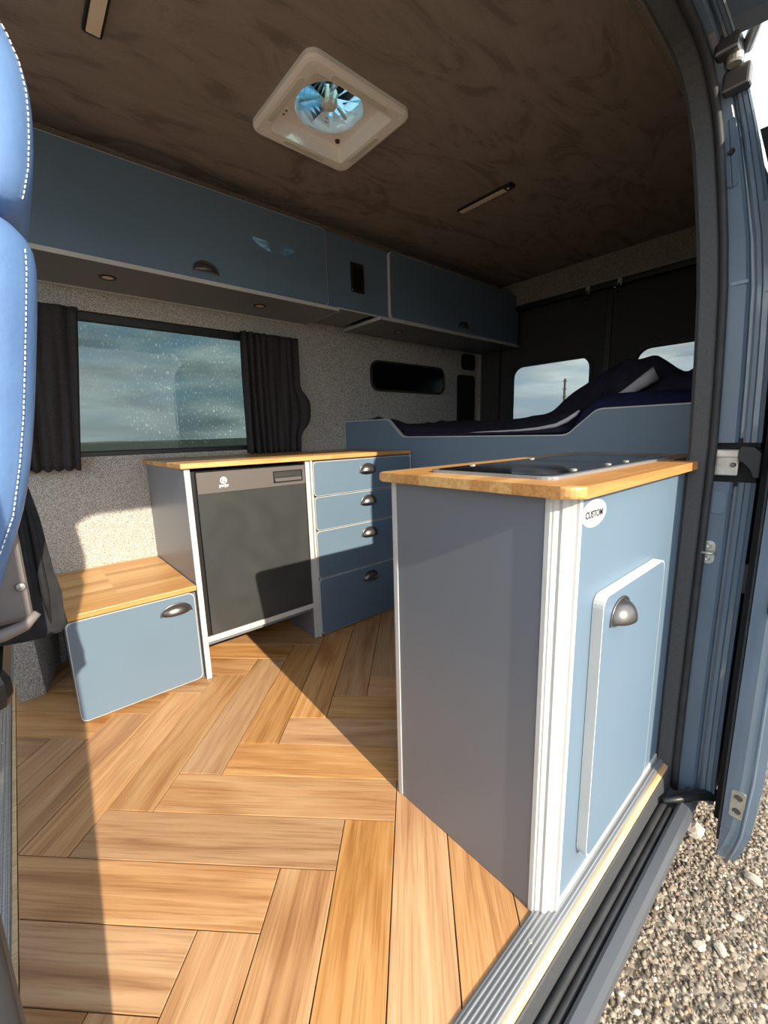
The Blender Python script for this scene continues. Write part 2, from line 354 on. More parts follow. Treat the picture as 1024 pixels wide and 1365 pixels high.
def cyl(name, c, r, h, axis, m, parent=None, seg=20, r2=None):
    c = Vector(c); ax = {'x': Vector((1, 0, 0)), 'y': Vector((0, 1, 0)), 'z': Vector((0, 0, 1))}[axis]
    return lathe(name, c, ax, [(0, 0), (r, 0), (r if r2 is None else r2, h), (0, h)], m, parent, seg)
def lathe(name, c, ax, prof, m, parent=None, seg=24, smooth=False):
    ax = Vector(ax).normalized(); u = ax.orthogonal().normalized(); w2 = ax.cross(u); c = Vector(c); V = []; F = []
    for (r, h) in prof:
        for k in range(seg):
            a = 2 * math.pi * k / seg; V.append(c + ax * h + (u * math.cos(a) + w2 * math.sin(a)) * r)
    for i in range(len(prof) - 1):
        for k in range(seg): F.append((i * seg + k, i * seg + (k + 1) % seg, (i + 1) * seg + (k + 1) % seg, (i + 1) * seg + k))
    bm = bmesh.new(); vs = [bm.verts.new(v) for v in V]
    for f in F: bm.faces.new([vs[i] for i in f])
    bmesh.ops.remove_doubles(bm, verts=bm.verts, dist=1e-6)
    bad = [f for f in bm.faces if f.calc_area() < 1e-12]
    bmesh.ops.delete(bm, geom=bad, context='FACES_ONLY')
    return from_bm(name, bm, m, parent, smooth=smooth)
def tag(o, label, cat, group=None):
    o['label'] = label; o['category'] = cat
    if group: o['group'] = group
    return o
def struct(o, label=None, cat=None):
    o['kind'] = 'structure'
    if label: o['label'] = label
    if cat: o['category'] = cat
    return o
def empty(name, loc, label=None, cat=None, group=None):
    o = bpy.data.objects.new(name, None); COL.objects.link(o); o.location = (0, 0, 0); o.empty_display_size = .05
    if label: tag(o, label, cat, group)
    return o
def text(name, s, size, m, parent, origin, xdir, ydir, depth=.0006, align='CENTER', bold=0):
    cu = bpy.data.curves.new(name, 'FONT'); cu.body = s; cu.size = size; cu.align_x = align; cu.align_y = 'CENTER'; cu.extrude = depth; cu.offset = bold
    t = bpy.data.objects.new('tmp', cu); COL.objects.link(t)
    dg = bpy.context.evaluated_depsgraph_get(); me = bpy.data.meshes.new_from_object(t.evaluated_get(dg)); bpy.data.objects.remove(t)
    X = Vector(xdir).normalized(); Y = Vector(ydir).normalized(); Z = X.cross(Y)
    me.transform(Matrix(((X.x, Y.x, Z.x, origin[0]), (X.y, Y.y, Z.y, origin[1]), (X.z, Y.z, Z.z, origin[2]), (0, 0, 0, 1))))
    me.materials.clear()
    return link(name, me, m, parent)

def panel(name, x0, x1, z0, z1, yf, th, r, parent, m='blue', edge='white', lip=.0022):
    """door or drawer front in a plane y = yf facing -Y, with pale edge banding"""
    o = prism(name, rrect(x0 + lip, x1 - lip, z0 + lip, z1 - lip, r), yf, yf + th, 'y', m, parent)
    e = ring('edge_banding', rrect(x0, x1, z0, z1, r), rrect(x0 + lip, x1 - lip, z0 + lip, z1 - lip, r), yf + .0004, yf + th, 'y', edge, o)
    return o
def cup_handle(parent, cx, cz, yf, wd=.088, ht=.036, dp=.026):
    """half dome cup pull on a face y = yf facing -Y; (cx, cz) is the centre of its lower edge"""
    V = []; F = []; nt_, np_ = 14, 6
    for sc in (1.0, .93):
        for i in range(nt_ + 1):
            t = math.pi * i / nt_
            for j in range(np_ + 1):
                p = math.pi / 2 * j / np_
                V.append((cx + sc * wd / 2 * math.cos(t), yf - sc * dp * math.sin(t) * math.sin(p), cz + sc * ht * (math.sin(t) ** .8) * math.cos(p)))
    n1 = (nt_ + 1) * (np_ + 1)
    for s in (0, 1):
        for i in range(nt_):
            for j in range(np_):
                a = s * n1 + i * (np_ + 1) + j; F.append((a, a + 1, a + np_ + 2, a + np_ + 1))
    for i in range(nt_):
        a = i * (np_ + 1) + np_; b2 = (i + 1) * (np_ + 1) + np_; F.append((a, b2, n1 + b2, n1 + a))
    h = pyd('handle', V, F, 'dark_metal', parent, smooth=True)
    o = []; q = []
    for i in range(17):
        t = math.pi * i / 16; o.append((cx + (wd / 2 + .006) * math.cos(t), cz - .004 + (ht + .010) * math.sin(t) ** .8)); q.append((cx + (wd / 2 - .002) * math.cos(t), cz + (ht - .002) * math.sin(t) ** .8))
    V = [(x, yf - .0005, z) for x, z in o] + [(x, yf - .0005, z) for x, z in q] + [(x, yf - .0025, z) for x, z in o] + [(x, yf - .0025, z) for x, z in q]
    n = 17; F = []
    for i in range(n - 1):
        F += [(i, i + 1, n + i + 1, n + i), (2 * n + i, 2 * n + i + 1, 3 * n + i + 1, 3 * n + i), (i, i + 1, 2 * n + i + 1, 2 * n + i), (n + i, n + i + 1, 3 * n + i + 1, 3 * n + i)]
    bm_h = h.data
    pl = pyd('plate', V, F, 'dark_metal', None)
    # join the flange into the handle mesh
    bm = bmesh.new(); bm.from_mesh(h.data); bm.from_mesh(pl.data); bm.to_mesh(h.data); bm.free(); h.data.shade_smooth()
    bpy.data.objects.remove(pl)
    return h

# ------------------------------------------------------------------ shell profile of the near side
_ZI = [-.6, -.07, .05, .9, 1.18, 1.335, 1.5, 1.635, 1.74, 1.85, 1.95, 2.02]
_YI = [-.041, -.041, -.038, -.040, -.028, -.014, .009, .030, .058, .105, .18, .27]
def y_in(z): return float(np.interp(z, _ZI, _YI))
def y_lining(z): return float(np.interp(z, [-1, 1.18, 1.335, 1.5, 1.66, 1.80, 1.94], [-.008, .0, .014, .040, .068, .150, .236]))
def y_skin(z): return float(np.interp(z, [-1, -.33, .9, 1.2, 1.335, 1.49, 1.65, 1.75, 1.87, 1.95, 2.02], [-.12, -.128, -.130, -.116, -.100, -.058, -.012, .055, .150, .23, .33]))
XR, XFR, ZTOP, RR, RF = .600, -.668, 1.655, .15, .15
def open_path(n=8):
    p = [(XR, z) for z in (-.07, .0, .2, .45, .7, .775)] + [(XR, z) for z in (.865, 1.0, 1.1, 1.2, 1.3, 1.4)]
    for i in range(n + 1):
        a = math.pi / 2 * i / n; p.append((XR - RR + RR * math.cos(a), ZTOP - RR + RR * math.sin(a)))
    for i in range(n + 1):
        a = math.pi / 2 + math.pi / 2 * i / n; p.append((XFR + RF + RF * math.cos(a), ZTOP - RF + RF * math.sin(a)))
    p += [(XFR, z) for z in (1.4, 1.3, 1.2, 1.0, .6, .3, 0, -.07)]
    return p
PATH = open_path()
def path_normal(i, P):
    a = Vector(P[max(i - 1, 0)]); b2 = Vector(P[min(i + 1, len(P) - 1)]); t = (b2 - a).normalized()
    return Vector((t.y, -t.x))
def taper(z): return float(np.interp(z, [1.25, 1.5, 1.65], [1, .76, .56]))
def sweep(name, prof, m, P=PATH, parent=None, closed=False, smooth=False, tap=False):
    V = []; F = []; k = len(prof)
    for i, (x, z) in enumerate(P):
        n = path_normal(i, P)
        for (a, y) in prof: V.append((x + n.x * a, y_in(z) + y * (taper(z) if tap else 1), z + n.y * a))
    for i in range(len(P) - 1):
        for j in range(k if closed else k - 1):
            F.append((i * k + j, i * k + (j + 1) % k, (i + 1) * k + (j + 1) % k, (i + 1) * k + j))
    if closed: F += [tuple(range(k)), tuple(range((len(P) - 1) * k, len(P) * k))]
    return pyd(name, V, F, m, parent, smooth=smooth)
def top_of_opening(x):
    if x > XR or x < XFR: return None
    if x > XR - RR: d = x - (XR - RR); return ZTOP - RR + math.sqrt(max(RR * RR - d * d, 0))
    if x < XFR + RF: d = (XFR + RF) - x; return ZTOP - RF + math.sqrt(max(RF * RF - d * d, 0))
    return ZTOP
def side_skin(name, yf, z0, z1, xa, xb, m, nz=16, grow=0.0):
    """curved van side with the door opening left out; z0 is a function of x"""
    xs = [xa, XFR - grow - 1e-4]
    xs += [XFR - grow + (XR - XFR + 2 * grow) * i / 48 for i in range(49)]
    xs += [XR + grow + 1e-4] + [XR + grow + .02 + (xb - XR - grow - .02) * i / 40 for i in range(41)]
    V = []; F = []
    k = nz + 1
    for x in xs:
        q = (x - (XR + XFR) / 2) * (XR - XFR) / (XR - XFR + 2 * grow) + (XR + XFR) / 2
        zt = top_of_opening(q); zb = z0(x) if zt is None else min(zt + grow, z1)
        for j in range(k):
            z = zb + (z1 - zb) * j / nz
            V.append((x, yf(z), z))
    for i in range(len(xs) - 1):
        if abs(xs[i + 1] - xs[i]) < 3e-4: continue
        for j in range(nz): F.append((i * k + j, i * k + j + 1, (i + 1) * k + j + 1, (i + 1) * k + j))
    return pyd(name, V, F, m, smooth=True)

YW, HC, YF = 1.830, 1.935, 1.271
XREAR = 2.30
XCAB = -.745

# ================================================================== SETTING
# ground
bm = bmesh.new()
bmesh.ops.create_circle(bm, cap_ends=True, radius=600, segments=64)
g = from_bm('ground', bm, 'gravel', loc=(0, 0, -.5)); struct(g)

# floor slab and herringbone planks
fl = box('floor', XCAB, 1.38, .027, YW, -.03, -.0045, 'black'); struct(fl)
S2 = math.sqrt(.5); PW, PL = .1205, .6025
def clip(poly, x0, x1, y0, y1):
    for (ax, val, keep) in ((0, x0, 1), (0, x1, -1), (1, y0, 1), (1, y1, -1)):
        out = []
        for i in range(len(poly)):
            a, c = poly[i], poly[(i + 1) % len(poly)]
            da, dc = keep * (a[ax] - val), keep * (c[ax] - val)
            if da >= 0: out.append(a)
            if (da >= 0) != (dc >= 0):
                t = da / (da - dc); out.append((a[0] + t * (c[0] - a[0]), a[1] + t * (c[1] - a[1])))
        poly = out
        if not poly: return []
    return poly
def add_plank(u0, u1, v0, v1):
    g2 = .0011
    u0 += g2; u1 -= g2; v0 += g2; v1 -= g2
    xy = lambda u, v: ((u + v) * S2, (u - v) * S2)
    poly = clip([xy(u0, v0), xy(u1, v0), xy(u1, v1), xy(u0, v1)], XCAB + .0005, .93, .029, YW - .002)
    if len(poly) < 3: return
    ar = abs(sum(poly[i][0] * poly[(i + 1) % len(poly)][1] - poly[(i + 1) % len(poly)][0] * poly[i][1] for i in range(len(poly)))) / 2
    if ar < 4e-4: return
    if all(p[0] > .03 and p[1] < .39 for p in poly): return            # wholly under the kitchen unit
    if all(p[1] > 1.30 and p[0] < -.21 and p[0] > -.56 for p in poly): return   # wholly under the step box
    cu, cv = (u0 + u1) / 2, (v0 + v1) / 2; cx, cy = xy(cu, cv)
    ang = math.radians(45) if (u1 - u0) > (v1 - v0) else math.radians(-45)
    ca, sa = math.cos(-ang), math.sin(-ang)
    loc = [((px - cx) * ca - (py - cy) * sa, (px - cx) * sa + (py - cy) * ca) for px, py in poly]
    n = len(loc); bv = .0008
    mx_, my_ = sum(p[0] for p in loc) / n, sum(p[1] for p in loc) / n
    V = [(p[0], p[1], -.004) for p in loc] + [(p[0], p[1], -.0008) for p in loc] + [(p[0] - math.copysign(min(bv, abs(p[0] - mx_)), p[0] - mx_), p[1] - math.copysign(min(bv, abs(p[1] - my_)), p[1] - my_), 0) for p in loc]
    F = [tuple(range(n))[::-1], tuple(range(2 * n, 3 * n))]
    for i in range(n):
        j = (i + 1) % n; F += [(i, j, n + j, n + i), (n + i, n + j, 2 * n + j, 2 * n + i)]
    o = pyd('plank', V, F, 'plank', fl, recalc=False)
    o.location = (cx, cy, 0); o.rotation_euler = (0, 0, ang)
for k in range(-26, 27):
    for j in range(-3, 4):
        u = .079 + k * PW; vv = -1.0135 + k * PW + j * 2 * PL
        add_plank(u, u + PW, vv, vv + PL)                       # planks along v
        v0 = -.411 + k * PW; uu = .1995 + k * PW - PL + j * 2 * PL
        add_plank(uu, uu + PL, v0, v0 + PW)                     # planks along u

# aluminium threshold, oak edge and painted sill of the sliding door
def xsec(name, pts, x0, x1, m, parent=None):
    return prism(name, pts, x0, x1, 'x', m, parent)
t = [(.029, -.004), (.029, .003), (.026, .0045)]
for k in range(5):
    yy = .022 - k * .0078; t += [(yy, .0045), (yy - .0012, .0062), (yy - .0032, .0062), (yy - .0044, .0045)]
t += [(-.0175, .0045), (-.0195, .001), (-.0195, -.012), (-.017, -.012), (-.017, -.004)]
t1 = xsec('trim_1', t, XFR, XR + .03, 'alu'); struct(t1)
for x in (-.45, -.05, .35):
    lathe('screw', (x, .004, .0045), (0, 0, 1), [(0, .0022), (.003, .002), (.0042, 0)], 'steel', t1, 10)
xsec('oak_edge', [(-.0195, -.014), (-.0195, -.003), (-.023, -.002), (-.031, -.006), (-.033, -.014), (-.033, -.024), (-.0195, -.024)], XFR, XR + .03, 'oak_edge', t1)
t2 = xsec('trim_2', [(-.0335, -.008), (-.036, -.010), (-.038, -.030), (-.042, -.062), (-.072, -.064), (-.074, -.050), (-.080, -.046), (-.096, -.050), (-.102, -.058), (-.104, -.075), (-.09, -.10), (-.02, -.20), (.05, -.25), (.08, -.25), (.08, -.06), (-.0335, -.06)], XFR - .12, XR + .03, 'trim_grey'); struct(t2)
for yy, rr_, zz in ((-.049, .0078, -.053), (-.064, .0072, -.056)):
    tube('sill_seal', [(XFR + .03, yy, zz), (-.2, yy, zz), (.3, yy, zz), (.505, yy, zz), (.515, yy, zz - .003)], rr_, 'rubber', t2, 10)
xsec('sill_panel', [(-.075, -.047), (-.081, -.0445), (-.097, -.0485), (-.1045, -.058), (-.1065, -.075), (-.092, -.102), (-.022, -.203), (-.022, -.19), (-.09, -.09), (-.10, -.06), (-.08, -.048)], XFR - .12, .56, 'sill', t2)
# cab step nosing
t = [(XCAB - .001, -.012), (XCAB - .001, .001), (XCAB - .010, .001), (XCAB - .010, -.012)]
t3 = prism('trim_3', [(a, c) for a, c in t], .0, YW, 'y', 'oak_edge')
struct(t3)
t = [(XCAB - .0105, .003), (XCAB - .013, .0045)]
for k in range(4):
    xx = XCAB - .015 - k * .0085; t += [(xx, .0045), (xx - .001, .006), (xx - .003, .006), (xx - .0042, .0045)]
t += [(XCAB - .052, .0045), (XCAB - .054, .001), (XCAB - .054, -.05), (XCAB - .0105, -.05)]
al = prism('aluminium_nosing', t, .0, YW, 'y', 'alu', t3)
for y in (.4, .95, 1.35):
    lathe('screw', (XCAB - .031, y, .0045), (0, 0, 1), [(0, .0022), (.003, .002), (.0042, 0)], 'steel', t3, 10)

# far wall with window hole, felt lined
def wall_with_hole(name, x0, x1, z0, z1, hx0, hx1, hz0, hz1, r, y0, y1, m):
    seg = 5
    hole = rrect(hx0, hx1, hz0, hz1, r, seg); n = len(hole)
    outer = []
    cx, cz = (hx0 + hx1) / 2, (hz0 + hz1) / 2
    corners = [(x0, z0), (x1, z0), (x1, z1), (x0, z1)]
    for i in range(n): outer.append(corners[i // (seg + 1)])
    V = [(p[0], y0, p[1]) for p in outer] + [(p[0], y0, p[1]) for p in hole] + [(p[0], y1, p[1]) for p in outer] + [(p[0], y1, p[1]) for p in hole]
    F = []
    def q(*ix):
        s = []
        for i in ix:
            if not s or (Vector(V[i]) - Vector(V[s[-1]])).length > 1e-6: s.append(i)
        if len(s) > 2 and (Vector(V[s[0]]) - Vector(V[s[-1]])).length < 1e-6: s.pop()
        if len(s) > 2: F.append(tuple(s))
    for i in range(n):
        j = (i + 1) % n
        q(i, j, n + j, n + i); q(2 * n + i, 2 * n + j, 3 * n + j, 3 * n + i); q(n + i, n + j, 3 * n + j, 3 * n + i); q(i, j, 2 * n + j, 2 * n + i)
    return pyd(name, V, F, m)
wf = wall_with_hole('wall_far', XCAB - .03, .745, -.5, HC + .03, -.60, .60, .845, 1.418, .06, YW, YW + .06, 'felt'); struct(wf)
box('pillar_panel', .745, XREAR, YW + .006, YW + .06, -.5, HC + .03, 'felt', wf)
# window 1
w1 = empty('window_1', (0, 0, 0)); struct(w1)
ring('frame', rrect(-.604, .604, .841, 1.422, .06), rrect(-.575, .575, .868, 1.388, .05), YW + .014, YW + .05, 'y', 'black_plastic', w1)
box('pane', -.59, .59, YW + .040, YW + .044, .855, 1.405, 'glass_tint', w1)
ring('lip', rrect(-.616, .616, .829, 1.434, .07), rrect(-.600, .600, .845, 1.418, .06), YW - .006, YW + .012, 'y', 'felt', w1)
box('lower_rail', -.55, .58, YW + .004, YW + .0135, .838, .866, 'black_plastic', w1, bev=.003)
# blacked out rear side window panel
w4 = empty('window_4', (0, 0, 0)); struct(w4)
prism('dark_pane', rrect(1.14, 1.81, 1.19, 1.355, .05), YW - .004, YW + .02, 'y', 'glass_dark', w4)
ring('rubber_surround', rrect(1.128, 1.822, 1.178, 1.367, .06), rrect(1.14, 1.81, 1.19, 1.355, .05), YW - .008, YW + .02, 'y', 'rubber', w4)
# carpeted foot of the far cab pillar
pf = pyd('wall_pillar_foot', [(-.735, 1.585, 0), (-.66, 1.60, 0), (-.60, 1.83, 0), (-.735, 1.83, 0), (-.735, 1.56, .32), (-.67, 1.58, .32), (-.58, 1.83, .32), (-.735, 1.83, .32)],
         [(0, 1, 2, 3), (4, 5, 6, 7), (0, 1, 5, 4), (1, 2, 6, 5), (2, 3, 7, 6), (3, 0, 4, 7)], 'felt'); struct(pf)
# ceiling with hole for the fan
FX, FY = .310, 1.010
def slab_hole(name, x0, x1, y0, y1, hx, hy, h, z0, z1, m):
    o = [(x0, y0), (x1, y0), (x1, y1), (x0, y1)]; q = [(hx - h, hy - h), (hx + h, hy - h), (hx + h, hy + h), (hx - h, hy + h)]
    return ring(name, o, q, z0, z1, 'z', m)
ce = slab_hole('ceiling', -.80, XREAR, .215, 1.625, FX, FY, .165, HC, HC + .02, 'suede'); struct(ce)
rf = slab_hole('roof', -2.1, XREAR + .1, .30, 1.56, FX, FY, .18, HC + .075, HC + .09, 'paint'); struct(rf)
# felt cove between far cabinets and ceiling, and far roof edge
cv = prism('trim_4', [(1.508, 1.8545), (1.516, 1.856), (1.600, 1.872), (1.622, 1.886), (1.626, HC - .001), (1.626, HC + .03), (YW + .06, HC + .03), (YW + .06, 1.853)], -.80, XREAR, 'x', 'felt_warm'); struct(cv)
ro = pyd('roof_edge', [(-2.1, 1.56, HC + .09), (XREAR + .1, 1.56, HC + .09), (XREAR + .1, 1.93, 1.80), (-2.1, 1.93, 1.80), (-2.1, 1.56, HC + .075), (XREAR + .1, 1.56, HC + .075), (XREAR + .1, 1.915, 1.80), (-2.1, 1.915, 1.80)],
     [(0, 1, 2, 3), (4, 5, 6, 7), (0, 1, 5, 4), (2, 3, 7, 6), (0, 3, 7, 4), (1, 2, 6, 5)], 'paint'); struct(ro)
# near side: lining, trim, seal, painted pillar, outer skin
def arch(x): return max(-.33, -.157 + math.sqrt(max(.40 ** 2 - (x - 1.83) ** 2, 0))) if abs(x - 1.83) < .40 else float(np.interp(x, [-.9, -.7, .62, .8, 1.3, 3], [-.33, -.33, -.075, -.075, -.22, -.25]))
wn = side_skin('wall_near', y_lining, lambda x: -.03 if x < 1.0 else .62, 1.94, -.80, XREAR, 'felt_warm'); struct(wn)
ws = side_skin('wall_outer', y_skin, arch, 2.02, -.86, XREAR + .1, 'paint', grow=.026); struct(ws)
tr = sweep('trim_5', [(.012, .040), (.004, .040), (-.002, .032), (0, .004), (.004, -.002), (.016, -.002)], 'trim_grey', smooth=False); struct(tr)
prof = [(.002 + .0085 * math.cos(2 * math.pi * k / 10), -.0095 + .0085 * math.sin(2 * math.pi * k / 10)) for k in range(10)]
ds = sweep('door_seal', prof, 'rubber', closed=True, smooth=True, parent=tr)
pp = [(.010, .0), (.012, -.010), (.013, -.022), (.015, -.046), (.020, -.051), (.030, -.053), (.031, -.058), (.021, -.060), (.019, -.064), (.0195, -.071), (.022, -.0725), (.0195, -.074), (.0195, -.083), (.022, -.0845), (.020, -.087), (.022, -.0915), (.030, -.0915)]
lo = [p for p in PATH if p[0] == XR and p[1] < .78]; hi = PATH[len(lo):]
dp = sweep('door_frame', pp, 'paint', P=hi, tap=True); struct(dp)
sweep('lower_pillar', pp, 'paint', P=lo, parent=dp)
# raised stamping, drain hole and weld lines on the pillar
def on_pillar(z, a=.013, y=-.03): return (XR + a, y_in(z) + y, z)
def stamp(name, z0, z1, ya, yb, a, m, parent, r=.008):
    pts = rrect(ya, yb, z0, z1, r, 4); V = []; n = len(pts)
    for d in (0, -.003):
        for (y, z) in pts: V.append((XR + a + d - (0 if d == 0 else 0), y_in(z) + y, z))
    F = [tuple(range(n)), tuple(range(n, 2 * n))] + [(i, (i + 1) % n, n + (i + 1) % n, n + i) for i in range(n)]
    return pyd(name, V, F, m, parent)
stamp('stamped_pad', 1.405, 1.545, -.037, -.014, .0135, 'paint', dp, .012)
lathe('drain_hole', (XR + .0085, y_in(1.475) - .027, 1.475), (-1, 0, 0), [(0, .0012), (.004, .0012), (.0058, .0016), (.0066, 0)], 'black_plastic', dp, 14)
stamp('weld_lap', 1.205, 1.212, -.050, -.012, .0145, 'paint', dp, .002)
stamp('flange_stamp', 1.18, 1.36, -.083, -.074, .0195, 'paint', dp, .003)
stamp('lower_pad', .70, .752, -.044, -.014, .0135, 'paint', dp, .01)
# black cavity behind the rail slot
box('rail_cavity', XR + .022, XR + .05, -.130, -.035, .765, .875, 'black', dp)

# rear: lined doors with windows
rw = box('wall_rear', XREAR, XREAR + .02, -.02, YW + .03, -.03, .70, 'felt_dark'); struct(rw)
prism('rear_post', [(-.045, .70), (.17, .70), (.19, 1.42), (.29, 1.93), (.245, 1.93), (.13, 1.80), (.03, 1.62), (-.02, 1.33), (-.045, 1.1)], XREAR - .035, XREAR - .004, 'x', 'felt_dark', rw)
box('corner_post', XREAR - .03, XREAR - .004, 1.66, 1.83, .70, 1.88, 'felt_dark', rw)
hb_ = box('header_band', XREAR - .09, XREAR + .02, .24, YW - .22, 1.775, HC - .001, 'felt_warm', rw, bev=.01)
box('header_trim', XREAR - .095, XREAR - .05, .16, YW - .25, 1.742, 1.772, 'black_plastic', rw, bev=.006)
def rear_door(name, y0, y1, wy0, wy1):
    d = empty(name, (0, 0, 0)); struct(d)
    o = [(y0, .70), (y1, .70), (y1, 1.94), (max(y0, .25), 1.94)]
    seg = 5; hole = rrect(wy0, wy1, .93, 1.372, .075, seg); outer = [o[i // (seg + 1)] for i in range(len(hole))]
    V = [(XREAR, p[0], p[1]) for p in outer] + [(XREAR, p[0], p[1]) for p in hole]; n = len(hole); F = []
    V += [(XREAR + .05, p[0], p[1]) for p in hole] + [(XREAR + .05, p[0], p[1]) for p in outer]
    def q(*ix):
        s = []
        for i in ix:
            if not s or (Vector(V[i]) - Vector(V[s[-1]])).length > 1e-6: s.append(i)
        if len(s) > 2 and (Vector(V[s[0]]) - Vector(V[s[-1]])).length < 1e-6: s.pop()
        if len(s) > 2: F.append(tuple(s))
    for i in range(n):
        j = (i + 1) % n; q(i, j, n + j, n + i); q(n + i, n + j, 2 * n + j, 2 * n + i); q(2 * n + i, 2 * n + j, 3 * n + j, 3 * n + i)
    pyd('door_panel', V, F, 'felt_dark', d)
    return d
d1 = rear_door('door_1', .905, 1.68, .985, 1.575)
d2 = rear_door('door_2', .03, .865, .19, .72)
for nme, (a, c) in (('window_2', (.985, 1.575)), ('window_3', (.19, .72))):
    wd_ = empty(nme, (0, 0, 0)); struct(wd_)
    ring('rubber_surround', rrect(a - .02, c + .02, .91, 1.392, .09), rrect(a, c, .93, 1.372, .075), XREAR - .012, XREAR - .001, 'x', 'rubber', wd_)
    box('pane', XREAR + .036, XREAR + .040, a - .01, c + .01, .92, 1.382, 'glass', wd_)
box('door_gap_post', XREAR - .010, XREAR + .03, .866, .904, .70, 1.76, 'black_plastic', rw, bev=.004)
# louvred vent and speaker recess in the dark rear corner
vt = empty('wall_vent', (0, 0, 0)); struct(vt)
prism('vent_plate', rrect(1.98, 2.19, .92, 1.335, .03), YW - .004, YW + .015, 'y', 'black_plastic', vt)
for k in range(9):
    box('louvre', 2.00, 2.17, YW - .010, YW - .004, .95 + k * .035, .965 + k * .035, 'black_plastic', vt)
prism('recess_plate', rrect(2.03, 2.19, 1.375, 1.49, .03), YW - .004, YW + .015, 'y', 'black_plastic', vt)

# cab shell beyond the seats (outside the frame, closes the van)
cb = empty('cab_shell', (0, 0, 0)); struct(cb)
box('cab_floor', -2.1, XCAB - .054, -.03, YW, -.20, -.15, 'rubber', cb)
box('cab_side', -2.1, XCAB - .03, YW, YW + .05, -.35, .78, 'black_plastic', cb)
box('cab_pillar', -.86, XCAB - .03, YW, YW + .05, .78, HC, 'felt', cb)
box('cab_nearside', -2.1, -.86, -.13, -.09, -.35, .62, 'paint', cb)
box('cab_roof', -1.75, -.80, .02, YW, HC - .10, HC + .0, 'felt_warm', cb, bev=.03)
box('dashboard', -2.1, -1.62, -.03, YW, -.15, .62, 'black_plastic', cb, bev=.05)
box('bonnet', -2.9, -2.1, .0, YW, -.35, .45, 'paint', cb, bev=.08)

# ================================================================== FURNITURE, near kitchen unit
ku = empty('kitchen_unit', (0, 0, 0), 'tall blue kitchen cabinet with white rounded corner post beside the sliding door', 'cabinet')
TZ = .8035
D = .4012
R_ = .030
# grey end panel (faces the cab)
box('end_panel', 0.0, .016, R_, D - .014, 0.002, TZ, 'grey_panel', ku)
# rounded corner post in two coves
pts = [(.0, R_ + .006), (-.004, R_ + .006), (-.004, R_ - .002), (.0005, R_ - .003), (.0005, R_ - .006)]
for i in range(13):
    a = math.pi + math.pi / 2 * i / 12; rr_ = R_ + .004 - (.0035 if i in (4, 8) else 0)
    pts.append((R_ + .004 + rr_ * math.cos(a), R_ + .004 + rr_ * math.sin(a)))
pts = [p for k_, p in enumerate(pts) if not (k_ >= 5 and (p[1] > R_ - .0065 or p[0] > R_ - .0065))]
pts += [(R_ - .006, .0005), (R_ - .003, .0005), (R_ - .002, -.004), (R_ + .009, -.004), (R_ + .010, 0), (R_ + .010, .018), (.018, R_ + .006)]
prism('corner_post', pts, .002, TZ, 'z', 'white', ku)
ep = prism('edge_post', [(-.0025, D - .014), (.018, D - .014), (.018, D + .003), (.008, D + .004), (-.0005, D + .0015), (-.0025, D - .004)], .002, TZ, 'z', 'white', ku)
box('side_panel', R_ + .010, XR + .045, 0.0, .016, .002, TZ, 'blue', ku)
box('aisle_panel', .018, .90, D - .016, D, .002, TZ, 'blue', ku)
box('rear_panel', .62, .64, .02, D - .02, .002, TZ, 'blue', ku)
box('carcass_base', .018, .90, .018, D - .018, .004, .03, 'black', ku)
box('skirting', R_ + .010, XR - .002, -.0035, 0, .006, .016, 'white', ku)
kd = panel('door', .108, .436, .070, .617, -.020, .019, .022, ku, lip=.003)
cup_handle(kd, .186, .556, -.020, .082, .036, .028)
# worktop
def worktop(name, outline, z0, z1, label, cat, bev=.003):
    o = prism(name, outline, z0, z1, 'z', 'oak', None, bev=bev); tag(o, label, cat); return o
OV = .0258
kw = worktop('worktop', rrect(-OV, XR - .002, -OV, D + OV, (.028, .003, .003, .02), 6), TZ, .8225, 'oak worktop with rounded corners carrying the black glass hob', 'worktop', .004)
box('rear_extension', XR - .002, .912, .035, D + OV, TZ, .8225, 'oak', kw)
# hob and sink glass lid
hb2 = empty('hob', (0, 0, 0), 'black glass covered hob and sink with steel rim set in oak worktop', 'hob')
ring('rim', rrect(.040, .70, .048, .335, .03), rrect(.052, .688, .060, .323, .022), .8226, .8275, 'z', 'alu', hb2)
prism('glass_lid', rrect(.0525, .6875, .0605, .3225, .022), .8228, .8290, 'z', 'hob_glass', hb2, bev=.0015)
for (x, y) in ((.17, .075), (.33, .075), (.43, .075), (.17, .31), (.43, .31)):
    lathe('clip', (x, y, .8290), (0, 0, 1), [(0, .003), (.005, .003), (.007, .0015), (.007, 0)], 'steel', hb2, 12)
ring('burner_outline', rrect(.08, .36, .095, .29, .02), rrect(.0815, .3585, .0965, .2885, .02), .8290, .8293, 'z', 'ink', hb2)
ring('sink_outline', rrect(.40, .66, .095, .29, .02), rrect(.4015, .6585, .0965, .2885, .02), .8290, .8293, 'z', 'ink', hb2)
# round sticker
st = prism('sticker', [(.0905 + .048 * math.cos(2 * math.pi * k / 40), .7665 + .0235 * math.sin(2 * math.pi * k / 40)) for k in range(40)], -.0009, -.0001, 'y', 'sticker')
tag(st, 'oval white sticker reading custom on the blue kitchen side panel', 'sticker')
text('lettering', 'CUSTOM', .0165, 'ink', st, (.0905, -.0011, .7650), (1, 0, 0), (0, 0, 1), .0002, bold=.0003)

